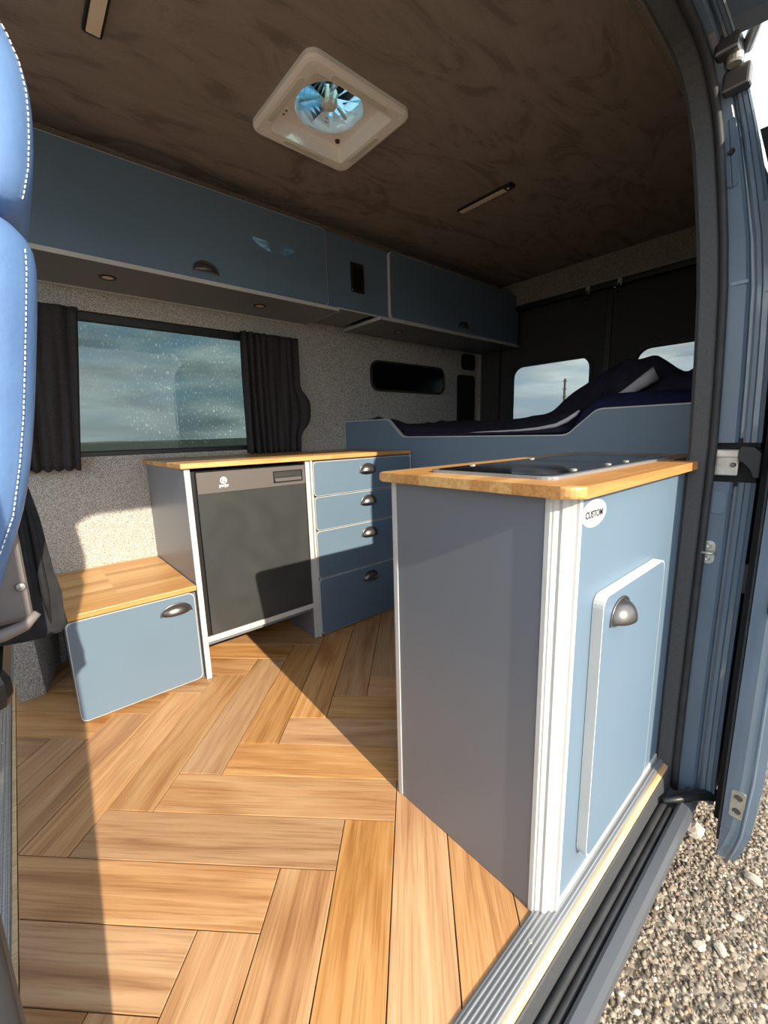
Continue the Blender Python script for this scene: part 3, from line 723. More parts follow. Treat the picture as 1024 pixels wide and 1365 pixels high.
# ================================================================== far counter: fridge, drawers, worktop
XL, XS, XE = -.190, .292, .908
cu = empty('counter_unit', (0, 0, 0), 'low counter carcass of grey side panels with white edging around the fridge', 'cabinet')
def upright(x0, x1, z0, z1):
    p = box('side_panel', x0, x1, YF + .004, YW - .004, z0, z1, 'grey_panel', cu)
    box('edging', x0 - .0005, x1 + .0005, YF - .002, YF + .004, z0, z1, 'white', p)
    return p
upright(XL, XL + .018, .002, .804)
upright(XS, XS + .018, .002, .804)
sh = box('fridge_shelf', XL + .018, XS, YF + .004, YW - .004, .150, .166, 'grey_panel', cu)
box('edging', XL + .018, XS, YF - .002, YF + .004, .147, .168, 'white', sh)
box('under_rail', XL + .018, XS, YF + .02, YF + .034, .126, .146, 'grey_panel', cu)
box('drawer_carcass', XS + .0185, XE - .003, YF + .006, YW - .004, .004, .803, 'grey_panel', cu)
fw_ = worktop('counter_worktop', rrect(XL - .0135, .911, YF - .0135, YW - .002, (.006, .004, .003, .003), 3), .804, .823, 'long oak worktop over the fridge and drawers under the window', 'worktop')
# fridge
fr = empty('fridge', (0, 0, 0), 'small black built-in fridge with grey header strip and recessed handle', 'fridge')
box('body', XL + .021, XS - .003, YF + .022, YW - .05, .168, .792, 'black_plastic', fr)
fd = box('door', XL + .036, XS - .006, YF - .004, YF + .020, .172, .788, 'fridge_door', fr, bev=.003)
box('hinge_strip', XL + .020, XL + .034, YF + .004, YF + .020, .168, .792, 'black_plastic', fr)
# header strip around handle recess
hx0, hx1, hz0, hz1 = .140, .272, .724, .771
ring('header_strip', [(XL + .037, .7105), (XS - .007, .7105), (XS - .007, .7875), (XL + .037, .7875)], [(hx0, hz0), (hx1, hz0), (hx1, hz1), (hx0, hz1)], YF - .0065, YF - .0042, 'y', 'fridge_head', fd)
hd = ring('handle_recess', [(hx0, hz0), (hx1, hz0), (hx1, hz1), (hx0, hz1)], [(hx0 + .004, hz0 + .003), (hx1 - .004, hz0 + .003), (hx1 - .004, hz1 - .003), (hx0 + .004, hz1 - .003)], YF - .008, YF - .0042, 'y', 'black_plastic', fd)
box('handle_grip', hx0 + .006, hx1 - .006, YF - .012, YF - .0045, hz0 + .004, hz0 + .018, 'fridge_head', fd, bev=.002)
box('handle_flap', hx0 + .005, hx1 - .005, YF - .0068, YF - .0042, hz0 + .022, hz1 - .004, 'fridge_door', fd)
lg = lathe('logo', (-.058, YF - .0066, .754), (0, -1, 0), [(.0095, 0), (.0095, .0005), (.0128, .0005), (.0128, 0)], 'print_white', fd, 28)
def flat(name, pts, y, m, parent): return prism(name, pts, y, y + .0004, 'y', m, parent)
flat('logo_mark', [(-.066, .745), (-.061, .7515), (-.0645, .7575), (-.058, .763), (-.0515, .7595), (-.0525, .752), (-.0485, .7465), (-.053, .748), (-.056, .7555), (-.058, .7485)], YF - .0071, 'print_white', fd)
text('logo_text', 'JANJO', .0125, 'print_white', fd, (-.058, YF - .0068, .7335), (1, 0, 0), (0, 0, 1), .0003, bold=.0004)
# drawers
du = empty('drawer_unit', (0, 0, 0), 'stack of four blue drawers with white edges beside the fridge', 'drawers')
for (z0, z1, hz) in ((.648, .797, .733), (.496, .644, .583), (.276, .492, .428), (.008, .272, .207)):
    p = panel('drawer', XS + .030, XE - .008, z0, z1, YF - .014, .019, .016, du)
    cup_handle(p, .618, hz, YF - .014, .088, .036, .024)
box('edge_strip', XS + .0195, XS + .0285, YF - .010, YF + .004, .003, .803, 'white', du)
box('end_edging', XE - .006, XE, YF - .012, YF + .004, .003, .803, 'white', du)

# step box
sb = empty('step_box', (0, 0, 0), 'low blue storage box seat with oak top beside the fridge', 'storage box')
YB = 1.2737
box('carcass', -.578, XL - .002, YB + .020, YW - .004, .004, .3615, 'grey_panel', sb)
p = panel('drawer_front', -.582, -.203, .018, .358, YB - .006, .019, .020, sb)
cup_handle(p, -.268, .298, YB - .006, .094, .030, .022)
tp = prism('top', rrect(-.5862, XL - .0025, YB - .008, YW - .003, .003, 2), .362, .381, 'z', 'oak', sb, bev=.003)

# ================================================================== overhead cabinets
YC, ZT, ZB = 1.5062, 1.8534, 1.518
XA = -.78
o1 = empty('overhead_cabinet', (0, 0, 0), 'long blue overhead locker above the side window with one lift-up door', 'overhead cabinet')
box('carcass', XA, .612, YC + .020, YW - .004, ZB + .002, ZT - .004, 'blue', o1)
p = panel('door', XA, .6126, ZB, ZT, YC, .019, .020, o1)
cup_handle(p, .040, 1.548, YC, .090, .034, .022)
b_ = box('shelf_board', XA, .667, YC - .004, YW - .004, 1.5035, 1.5165, 'grey_panel', o1)
box('front_edging', XA, .6675, YC - .007, YC - .004, 1.5025, 1.517, 'white', b_)
box('end_edging', .667, .6695, YC - .007, YW - .006, 1.5025, 1.517, 'white', b_)
box('wall_edging', XA, .660, YW - .012, YW - .005, 1.498, 1.5035, 'white', b_)
o2 = empty('control_panel', (0, 0, 0), 'narrow blue overhead panel with a dark switch plate between two lockers', 'panel')
box('face', .6145, .994, YC + .010, YC + .024, 1.5195, ZT - .002, 'blue', o2)
box('underside', .672, .90, YC + .024, YW - .004, 1.524, 1.534, 'grey_panel', o2)
box('bottom_edging', .670, .994, YC + .007, YC + .010, 1.5185, 1.5245, 'white', o2)
sw = box('switch_plate', .757, .840, YC + .002, YC + .010, 1.612, 1.749, 'black_plastic', o2, bev=.003)
box('display', .772, .826, YC + .0005, YC + .002, 1.628, 1.735, 'glass_dark', sw)
lathe('indicator', (.762, YC + .0015, 1.620), (0, -1, 0), [(0, .0012), (.002, .0008), (.0025, 0)], 'print_white', sw, 8)
o3 = empty('overhead_locker', (0, 0, 0), 'dark blue overhead locker above the bed with proud door', 'overhead cabinet')
box('carcass', .996, 2.258, YC + .004, YW - .004, ZB + .002, ZT - .004, 'blue', o3)
p = panel('door', 1.0, 2.24, ZB + .002, ZT - .004, YC - .016, .019, .020, o3)
cup_handle(p, 1.62, 1.548, YC - .016, .090, .034, .022)
b_ = box('shelf_board', .93, 2.258, YC - .014, YW - .004, 1.5035, 1.5165, 'grey_panel', o3)
box('front_edging', .9285, 2.258, YC - .018, YC - .014, 1.5015, 1.5175, 'white', b_)
box('end_edging', .9265, .930, YC - .018, YW - .006, 1.5015, 1.5175, 'white', b_)
for (x, lab) in ((-.274, 'small round downlight under the long locker above the curtain end of the window'), (.325, 'small round downlight under the long locker near its free end'), (1.205, 'small round downlight under the locker above the bed')):
    d = empty('downlight', (0, 0, 0), lab, 'light', 'downlights under the lockers')
    lathe('bezel', (x, 1.646, 1.5035), (0, 0, -1), [(.019, 0), (.019, .002), (.025, .003), (.029, .0015), (.030, 0)], 'black_plastic', d, 28)
    lathe('lens', (x, 1.646, 1.5035), (0, 0, -1), [(0, .0012), (.019, .0012), (.019, 0)], 'lens', d, 24)

# ================================================================== bed
XB = .9126
bf = empty('bed_frame', (0, 0, 0), 'blue bed platform front with cut-out edge trimmed in white', 'bed')
top = [(YW - .001, .9855), (1.455, .984), (1.436, .980), (1.425, .972), (1.335, .897), (1.318, .890), (1.30, .888), (.47, .884), (.452, .887), (.440, .893), (.358, .962), (.345, .969), (.328, .972), (.03, .972)]
prism('front_panel', top + [(.03, .30), (YW - .001, .30)], XB, XB + .018, 'x', 'blue', bf)
V = []; F = []
for i, (y, z) in enumerate(top): V += [(XB - .0015, y, z - .002), (XB - .0015, y, z + .0022), (XB + .0195, y, z + .0022), (XB + .0195, y, z - .002)]
for i in range(len(top) - 1):
    for k in range(4): F.append((i * 4 + k, i * 4 + (k + 1) % 4, (i + 1) * 4 + (k + 1) % 4, (i + 1) * 4 + k))
pyd('edging', V, F, 'white', bf)
box('end_edging', XB - .0015, XB + .018, YW - .004, YW - .0005, .82, .985, 'white', bf)
box('platform', XB + .019, XREAR - .04, .035, YW - .002, .70, .735, 'black', bf)
mt = box('mattress', XB + .024, XREAR - .05, .04, YW - .006, .736, .890, 'navy', None, bev=.03, seg=3); tag(mt, 'navy sheeted mattress on the bed platform', 'mattress')
def blanket(name, x0, x1, y0, y1, nx, ny, h, m, thick=.012, parent=None):
    V = []; F = []
    for i in range(nx + 1):
        for j in range(ny + 1):
            x = x0 + (x1 - x0) * i / nx; y = y0 + (y1 - y0) * j / ny
            V.append((x, y, h(x, y)))
    k = ny + 1
    for i in range(nx):
        for j in range(ny): F.append((i * k + j, i * k + j + 1, (i + 1) * k + j + 1, (i + 1) * k + j))
    n = len(V); base = [(v[0], v[1], max(v[2] - thick, .897)) for v in V]
    # closed body: lower sheet and skirts
    V2 = V + [(v[0], v[1], min(v[2] - .004, max(.897, v[2] - thick))) for v in V]; F2 = F + [tuple(n + i for i in f[::-1]) for f in F]
    for i in range(nx):
        for j in (0, ny): F2.append((i * k + j, (i + 1) * k + j, n + (i + 1) * k + j, n + i * k + j))
    for j in range(ny):
        for i in (0, nx): F2.append((i * k + j, i * k + j + 1, n + i * k + j + 1, n + i * k + j))
    return pyd(name, V2, F2, m, parent, smooth=True)
def sm(a, b2, x):
    t = min(max((x - a) / (b2 - a), 0), 1); return t * t * (3 - 2 * t)
def fold(x, y, s=1.0):
    q = noise.noise(Vector((x * 5.5 * s + 3, y * 3.2 * s, 1.7))) + .6 * abs(noise.noise(Vector((x * 9 * s + y * 5, y * 6 * s, 5.1))))
    q += .5 * (1 - abs(noise.noise(Vector((x * 7 * s - y * 8 * s, y * 3 + x * 2, 9.3)))) * 2)
    return q
RY = [.05, .18, .215, .26, .33, .415, .488, .566, .648, .71, .80, 1.1, 1.9]
RZ = [1.14, 1.137, 1.116, 1.145, 1.187, 1.190, 1.169, 1.129, 1.070, 1.011, .965, .95, .95]
def dx0(y): return .94 + .29 * sm(.50, .43, y)
def duvet_h(x, y):
    t = (x - dx0(y))
    edge = sm(.0, .07, t) * sm(XREAR - .06, XREAR - .16, x) * sm(YW - .01, YW - .12, y)
    base = .918 + .030 * sm(XB + .02, 1.3, x) + .065 * sm(1.32, 1.66, y) * sm(1.30, .98, x) + .035 * sm(.62, .46, y)
    r = float(np.interp(y, RY, RZ))
    k = sm(1.17, 1.40, x)
    h = base + max(r - base, 0) * k * (1 - sm(1.42, 1.78, x))
    return .897 + (h - .897 + .020 * fold(x, y)) * (.12 + .88 * edge)
nx, ny = 84, 100; V = []; F = []
for i in range(nx + 1):
    for j in range(ny + 1):
        y = .14 + (YW - .012 - .14) * j / ny; x = dx0(y) + (XREAR - .055 - dx0(y)) * i / nx
        V.append((x, y, max(duvet_h(x, y), .899)))
k = ny + 1
for i in range(nx):
    for j in range(ny): F.append((i * k + j, i * k + j + 1, (i + 1) * k + j + 1, (i + 1) * k + j))
n = len(V); V += [(v_[0], v_[1], max(.892, v_[2] - .05)) for v_ in V]; F += [tuple(n + q for q in f[::-1]) for f in F]
for i in range(nx):
    for j in (0, ny): F.append((i * k + j, (i + 1) * k + j, n + (i + 1) * k + j, n + i * k + j))
for j in range(ny):
    for i in (0, nx): F.append((i * k + j, i * k + j + 1, n + i * k + j + 1, n + i * k + j))
dv = pyd('duvet', V, F, 'duvet', None, smooth=True)
tag(dv, 'rumpled dark indigo duvet heaped over the bed', 'duvet')
# pale underside turned back at the heap
up_e = [(.402, 1.017), (.366, 1.043), (.333, 1.070), (.300, 1.097), (.269, 1.119)]
lo_e = [(.400, 1.012), (.372, 1.024), (.340, 1.038), (.300, 1.056), (.258, 1.079)]
V = []; F = []
for i in range(5):
    for q in range(5):
        t = q / 4; y = up_e[i][0] * (1 - t) + lo_e[i][0] * t; z = up_e[i][1] * (1 - t) + lo_e[i][1] * t
        xx = 1.205 + .075 * (i / 4); kf = (xx + .6248) / 1.83
        V.append((xx - .014 * math.sin(math.pi * t) - .005 * math.sin(i * 1.9 + q), -.2915 + (y + .2915) * kf, .9054 + (z - .9054) * kf))
for i in range(4):
    for q in range(4): a = i * 5 + q; F.append((a, a + 1, a + 6, a + 5))
fb = pyd('turned_back_lining', V, F, 'sheet', dv, smooth=True)
md = fb.modifiers.new('s', 'SOLIDIFY'); md.thickness = .012
hp = [(.956, .95, .901), (.956, .85, .903), (.956, .76, .904), (.956, .675, .906), (.956, .59, .911), (.956, .515, .921), (.958, .475, .938), (.960, .445, .958), (.962, .43, .972)]
tube('pale_hem', hp, [.0015, .003, .004, .0045, .006, .008, .009, .007, .003], 'sheet', dv, 8)
def pil(x, y):
    u = (x - 1.075) / .145; v2 = (y - .235) / .205
    r = max(0, 1 - abs(u) ** 3) ** .5 * max(0, 1 - abs(v2) ** 5) ** .5
    return .897 + .130 * r
plw = blanket('pillow', .935, 1.215, .035, .435, 24, 24, lambda x, y: max(pil(x, y), .898) + .004 * fold(x, y, .6), 'navy', thick=.15)
tag(plw, 'smooth navy pillow at the door side of the bed', 'pillow')

# ================================================================== curtains
def curtain(name, top_x, bot_x, z0, z1, y, npl, label, tie=None, amp=.019):
    nx, nz = npl * 8, 22; V = []; F = []
    for j in range(nz + 1):
        t = j / nz; z = z1 + (z0 - z1) * t
        a = top_x[0] + (bot_x[0] - top_x[0]) * t; c = top_x[1] + (bot_x[1] - top_x[1]) * t
        bulge = tie[2] * math.exp(-((z - tie[0]) / tie[1]) ** 4) if tie else 0
        for i in range(nx + 1):
            s = i / nx
            ph = s * npl * 2 * math.pi + .9 * math.sin(3 * s + 2.2 * t)
            yy = y + amp * (.55 + .45 * math.sin(5.1 * s + 1.3)) * math.sin(ph) * (.7 + .5 * t) + .004 * math.sin(ph * .5 + 5 * t)
            V.append((a + (c - a) * (s + .006 * math.sin(ph * 1.0 + 1)) + bulge * s ** 9, yy, z + (.006 * math.sin(ph) if j == nz else 0)))
    k = nx + 1
    for j in range(nz):
        for i in range(nx): F.append((j * k + i, j * k + i + 1, (j + 1) * k + i + 1, (j + 1) * k + i))
    o = pyd(name, V, F, 'curtain', None, smooth=True)
    md = o.modifiers.new('thick', 'SOLIDIFY'); md.thickness = .002
    tag(o, label, 'curtain', 'blackout curtains at the side window')
    return o
curtain('curtain', (-.64, -.367), (-.66, -.434), .800, 1.416, YW - .048, 7, 'charcoal pleated curtain drawn back at the window end above the oak box seat')
curtain('curtain', (.274, .592), (.268, .570), .826, 1.416, YW - .048, 9, 'charcoal pleated curtain bunched at the window end above the fridge, lower edge bulging', tie=(1.04, .095, .062))

# ================================================================== ceiling fan and lights
fa = empty('roof_fan', (0, 0, 0), 'square white roof vent fan with blue tinted blades set in the ceiling', 'roof fan')
hs = .1925
def sq(h, r, seg=5): return rrect(FX - h, FX + h, FY - h, FY + h, r, seg)
def loft(name, loops, m, parent, smooth=False):
    V = []; F = []; n = len(loops[0][0])
    for (pts, z) in loops: V += [(p[0], p[1], z) for p in pts]
    for i in range(len(loops) - 1):
        for k in range(n): F.append((i * n + k, i * n + (k + 1) % n, (i + 1) * n + (k + 1) % n, (i + 1) * n + k))
    return pyd(name, V, F, m, parent, smooth=smooth)
loft('frame', [(sq(hs, .035), HC - .001), (sq(hs, .035), HC - .014), (sq(hs - .004, .034), HC - .020), (sq(hs - .012, .03), HC - .023), (sq(hs - .046, .012), HC - .021), (sq(hs - .048, .010), HC - .018), (sq(hs - .064, .004), HC + .030)], 'fan_white', fa)
# inner plate with round opening
hole = [(FX + .112 * math.cos(math.radians(187.5 + 360 * i / 24)), FY + .112 * math.sin(math.radians(187.5 + 360 * i / 24))) for i in range(24)]
outer = sq(hs - .061, .004, 5)
ring('plate', outer, hole, HC + .022, HC + .026, 'z', 'fan_white', fa)
loft('duct', [(hole, HC + .024), (hole, HC + .075)], 'fan_white', fa)
for (cx_, cy_, lx, ly) in ((FX - hs + .029, FY, .009, .105), (FX, FY - hs + .029, .105, .009), (FX + hs - .029, FY + .03, .009, .08), (FX, FY + hs - .029, .08, .009)):
    prism('vent_pad', rrect(cx_ - lx, cx_ + lx, cy_ - ly, cy_ + ly, .009, 4), HC - .0245, HC - .0215, 'z', 'fan_pad', fa)
for (sx_, sy_) in ((-1, -1), (1, -1), (1, 1), (-1, 1)):
    lathe('screw_cap', (FX + sx_ * (hs - .03), FY + sy_ * (hs - .03), HC - .0225), (0, 0, -1), [(0, .0015), (.005, .0012), (.006, 0)], 'fan_white', fa, 12)
lathe('knob', (FX + .106, FY + .106, HC + .022), (0, 0, -1), [(0, .006), (.008, .006), (.009, 0)], 'black_plastic', fa, 14)
box('switch_block', FX - .124, FX - .098, FY + .072, FY + .118, HC + .016, HC + .022, 'fan_white', fa, bev=.002)
for dy in (.084, .104): lathe('button', (FX - .111, FY + dy, HC + .016), (0, 0, -1), [(0, .002), (.003, .0015), (.0035, 0)], 'black_plastic', fa, 8)
lid = loft('lid', [(sq(.19, .03), HC + .092), (sq(.19, .04), HC + .13), (sq(.12, .04), HC + .16), (sq(.01, .005), HC + .165)], 'fan_lid', fa, smooth=True)
mo = lathe('motor', (FX, FY, HC + .020), (0, 0, 1), [(0, 0), (.008, 0), (.022, .008), (.028, .02), (.028, .05), (.02, .06), (0, .06)], 'fan_pad', fa, 18)
for k in range(3):
    a = math.radians(20 + 120 * k); tube('motor_arm', [(FX + .02 * math.cos(a), FY + .02 * math.sin(a), HC + .062), (FX + .098 * math.cos(a), FY + .098 * math.sin(a), HC + .05)], .006, 'fan_pad', fa, 8)
for k in range(10):
    a = 2 * math.pi * k / 10; V = []; F = []
    for i in range(5):
        r = .026 + .080 * i / 4
        for (s, dz) in ((-.24 - .05 * i / 4, .000), (.16 + .05 * i / 4, .022)):
            V.append((FX + r * math.cos(a + s), FY + r * math.sin(a + s), HC + .034 + dz))
    for i in range(4): F.append((2 * i, 2 * i + 1, 2 * i + 3, 2 * i + 2))
    bl = pyd('blade', V, F, 'fan_blade', fa)
def strip_light(cx, cy, lx, ly, label, sensor):
    o = empty('strip_light', (0, 0, 0), label, 'light', 'ceiling strip lights')
    h = loft('housing', [(rrect(cx - lx / 2, cx + lx / 2, cy - ly / 2, cy + ly / 2, .006), HC - .0005), (rrect(cx - lx / 2, cx + lx / 2, cy - ly / 2, cy + ly / 2, .006), HC - .008), (rrect(cx - lx / 2 + .002, cx + lx / 2 - .002, cy - ly / 2 + .002, cy + ly / 2 - .002, .005), HC - .010), (rrect(cx - .001, cx + .001, cy - .001, cy + .001, .0004), HC - .010)], 'black_plastic', o)
    d0 = cy - ly / 2 + (.040 if sensor else .012)
    prism('lens', rrect(cx - lx / 2 + .007, cx + lx / 2 - .007, d0, cy + ly / 2 - .010, .002), HC - .0125, HC - .0095, 'z', 'lens', o)
    if sensor: lathe('sensor', (cx, cy - ly / 2 + .025, HC - .010), (0, 0, -1), [(0, .004), (.004, .003), (.006, 0)], 'fan_pad', o, 12)
    return o
strip_light(1.123, .982, .040, .29, 'slim black strip light with sensor on the suede ceiling towards the bed', True)
strip_light(-.327, 1.000, .044, .29, 'black framed strip light on the suede ceiling above the oak box seat', False)
# hooks on the rear header
for (y, lab) in ((.80, 'small black hook under the rear header above the door with the duvet heap'), (.985, 'small black hook under the rear header beside the centre post of the doors')):
    h = empty('coat_hook', (0, 0, 0), lab, 'hook', 'hooks above the rear doors')
    box('plate', XREAR - .100, XREAR - .095, y - .012, y + .012, 1.730, 1.775, 'steel', h, bev=.002)
    tube('hook', [(XREAR - .102, y, 1.745), (XREAR - .115, y, 1.715), (XREAR - .112, y, 1.690), (XREAR - .100, y, 1.695)], .005, 'black_plastic', h, 8)

# ================================================================== passenger seat
se = empty('cab_seat', (0, 0, 0), 'blue leather cab seat with white stitching seen from its side', 'seat')
def lofted_side(name, rear, front, y0, y1, m, parent, rnd=.05, nseg=7):
    """body from rear/front outlines (x by z), rounded towards both sides across Y"""
    V = []; F = []; rows = len(rear)
    cross = []
    for s in range(nseg + 1):
        a = math.pi / 2 * s / nseg; cross.append((math.sin(a), 1 - math.cos(a)))      # inset fraction
    ys = [(y0 + rnd * (1 - math.sin(math.pi / 2 * s / nseg)), 1 - math.cos(math.pi / 2 * s / nseg)) for s in range(nseg, -1, -1)]
    prof = []
    for s in range(nseg + 1):
        a = math.pi / 2 * s / nseg
        prof.append((y0 + rnd * (1 - math.sin(a)), (1 - math.cos(a))))
    prof = [(y0 + rnd * (1 - math.sin(math.pi / 2 * (1 - s / nseg))), 1 - math.cos(math.pi / 2 * (1 - s / nseg))) for s in range(nseg + 1)]
    prof = prof + [(y0 + y1 - q[0], q[1]) for q in prof[::-1]]
    k = len(prof)
    for (xr, zr), (xf, zf) in zip(rear, front):
        for side in (0, 1):
            for (y, ins) in (prof if side == 0 else prof[::-1]):
                d = rnd * ins * .9
                if side == 0: V.append((xr - d, y, zr))
                else: V.append((xf + d, y, zf))
    n = 2 * k
    for i in range(rows - 1):
        for j in range(n): F.append((i * n + j, i * n + (j + 1) % n, (i + 1) * n + (j + 1) % n, (i + 1) * n + j))
    F += [tuple(range(n)), tuple(range((rows - 1) * n, rows * n))]
    o = pyd(name, V, F, m, parent, smooth=True)
    md = o.modifiers.new('sub', 'SUBSURF'); md.levels = 1; md.render_levels = 1
    return o
ry = .30
rear_b = [(-.700, .60), (-.662, .740), (-.643, .789), (-.624, .835), (-.612, .885), (-.603, .930), (-.594, .985), (-.587, 1.03), (-.581, 1.07), (-.579, 1.095), (-.588, 1.112), (-.612, 1.122), (-.66, 1.124)]
front_b = [(-.84, .60), (-.83, .740), (-.82, .789), (-.81, .835), (-.805, .885), (-.79, .930), (-.775, .985), (-.765, 1.03), (-.75, 1.07), (-.74, 1.095), (-.73, 1.112), (-.70, 1.122), (-.665, 1.124)]
bk = lofted_side('backrest', rear_b, front_b, ry - .06, ry + .40, 'leather', se, .060)
rear_h = [(-.612, 1.128), (-.588, 1.132), (-.578, 1.146), (-.570, 1.175), (-.566, 1.20), (-.563, 1.225), (-.562, 1.245), (-.564, 1.268), (-.570, 1.288), (-.582, 1.312), (-.602, 1.335), (-.635, 1.352)]
front_h = [(-.66, 1.128), (-.675, 1.132), (-.685, 1.146), (-.69, 1.175), (-.692, 1.20), (-.692, 1.225), (-.69, 1.245), (-.688, 1.268), (-.685, 1.288), (-.68, 1.312), (-.67, 1.335), (-.645, 1.352)]
hr = lofted_side('headrest', rear_h, front_h, ry - .03, ry + .30, 'leather', se, .045)
for y in (ry + .06, ry + .20): tube('headrest_post', [(-.640, y, 1.06), (-.632, y, 1.15)], .009, 'fan_white', se, 10)
def stitches(part, rear, y, inset, z0, z1, step=.0052):
    zs = [p[1] for p in rear]; xs = [p[0] for p in rear]
    V = []; F = []
    z = z0
    while z < z1:
        a = (float(np.interp(z, zs, xs)) - inset, y, z); c = (float(np.interp(z + step * .62, zs, xs)) - inset, y, z + step * .62)
        b0 = len(V)
        for p in (a, c):
            for (dx, dy) in ((-.0005, -.0007), (.0005, -.0007), (.0005, .0009), (-.0005, .0009)): V.append((p[0] + dx, p[1] + dy, p[2]))
        F += [(b0, b0 + 1, b0 + 2, b0 + 3), (b0 + 4, b0 + 5, b0 + 6, b0 + 7)] + [(b0 + q, b0 + (q + 1) % 4, b0 + 4 + (q + 1) % 4, b0 + 4 + q) for q in range(4)]
        z += step
    o = pyd('stitching', V, F, 'thread', part); o['kind'] = 'stuff'; return o
stitches(bk, rear_b, ry - .0375, .0105, .70, 1.090)
stitches(hr, rear_h, ry - .0060, .0050, 1.145, 1.32)
# seat base, side plate, lever, black rear apron
box('side_plate', -.80, -.634, .30, .315, .712, .835, 'plate_grey', se, bev=.006)
lathe('bolt', (-.640, .299, .753), (0, -1, 0), [(0, .004), (.004, .003), (.005, 0)], 'steel', se, 12)
tube('recline_lever', [(-.72, .285, .705), (-.66, .285, .708), (-.642, .285, .713), (-.630, .285, .724)], [.008, .007, .006, .004], 'plate_grey', se, 10)
box('cushion', -1.20, -.80, .26, .70, .48, .62, 'leather', se, bev=.05, seg=3)
box('pedestal', -1.15, -.84, .28, .68, -.15, .48, 'black_plastic', se, bev=.03)
box('swivel_base', -.90, -.668, .37, .66, .575, .635, 'black_plastic', se, bev=.02)
# black fabric skirt on the lower back of the seat
ap_pts = [(-.80, .645), (-.675, .637), (-.653, .632), (-.629, .631), (-.609, .634), (-.600, .644), (-.6025, .665), (-.607, .695), (-.606, .728), (-.609, .773), (-.611, .805), (-.617, .845), (-.64, .90), (-.80, .90)]
prism('rear_skirt', ap_pts, .45, .68, 'y', 'fabric_black', se, bev=.006)
for k, dxx in enumerate((.012, .028, .047)):
    tube('skirt_fold', [(-.618 - dxx * .5, .452, .850), (-.611 - dxx * .8, .449, .78), (-.608 - dxx, .4495, .70), (-.606 - dxx * 1.1, .452, .65)], [.002, .004, .005, .002], 'fabric_black', se, 8)

# ================================================================== sliding door and hardware
sd = empty('door_3', (0, 0, 0)); struct(sd)
XD = .545
def door_outline(z0=-.15, z1=1.62, r=.2):
    pts = [(XD, z) for z in (-.10, .1, .3, .5, .7, .9, 1.1, 1.25, 1.35)]
    for i in range(9):
        a = math.pi - math.pi / 2 * i / 8; pts.append((XD + r + r * math.cos(a), z1 - r + r * math.sin(a)))
    return pts
# door shell: inner and outer skins with tumblehome, leading edge face
def y_door(z):
    base = y_in(max(z, .05)); tuck = .0 if z > .15 else (.15 - z) ** 1.5 * .12
    return base - .123
DZ = [-.15, -.10, -.05, .1, .3, .5, .7, .9, 1.1, 1.2, 1.3, 1.4, 1.45, 1.5, 1.54, 1.58, 1.61, 1.62]
def lead_x(z):
    if z < 1.42: return XD + (.012 * ((-.05 - z) / .1) ** 2 if z < -.05 else 0)
    d = min((z - 1.42) / .2, 1); return XD + .2 - .2 * math.sqrt(max(1 - d * d, 0))
V = []; F = []; cols = [0, .012, .40, .80, 1.25]
tk = [.004, .052, .058, .058, .058]
for side in (0, 1):
    for z in DZ:
        tuck = 0 if z > .05 else ((.05 - z) / .2) ** 2 * .030
        for c_i, c in enumerate(cols):
            x = lead_x(z) + c if c < .3 else max(lead_x(z) + .05, XD + c)
            y = y_door(z) if side == 0 else y_door(z) - (.026 if c_i == 0 else .062) + tuck
            V.append((x, y, z))
k = len(cols); nz = len(DZ); off = k * nz
for s in (0, 1):
    for i in range(nz - 1):
        for j in range(k - 1): F.append((s * off + i * k + j, s * off + i * k + j + 1, s * off + (i + 1) * k + j + 1, s * off + (i + 1) * k + j))
for i in range(nz - 1):
    F.append((i * k, (i + 1) * k, off + (i + 1) * k, off + i * k)); F.append((i * k + k - 1, (i + 1) * k + k - 1, off + (i + 1) * k + k - 1, off + i * k + k - 1))
for j in range(k - 1):
    F.append((j, j + 1, off + j + 1, off + j)); F.append(((nz - 1) * k + j, (nz - 1) * k + j + 1, off + (nz - 1) * k + j + 1, off + (nz - 1) * k + j))
pyd('door_shell', V, F, 'paint', sd)
# black filler added inside the door to keep the pillar gap dark
V = []; F = []; zz = DZ[1:14]
for z in zz:
    for x in (XD + .075, 1.0, 1.70): V += [(x, y_skin(z) - .008, z), (x, y_door(z) - .001, z)]
for i in range(len(zz) - 1):
    a = i * 6; c = a + 6
    for j in (0, 2): F += [(a + j, a + j + 2, c + j + 2, c + j), (a + j + 1, a + j + 3, c + j + 3, c + j + 1)]
    F += [(a, a + 1, c + 1, c), (a + 4, a + 5, c + 5, c + 4)]
e_ = (len(zz) - 1) * 6; F += [(0, 1, 3, 2), (2, 3, 5, 4), (e_, e_ + 1, e_ + 3, e_ + 2), (e_ + 2, e_ + 3, e_ + 5, e_ + 4)]
pyd('dark_gap_filler', V, F, 'black', sd)
# rubber along the inner leading edge
tube('door_edge_seal', [(lead_x(z) + .006, y_door(z) + .004, z) for z in DZ[1:]], .003, 'rubber', sd, 8)
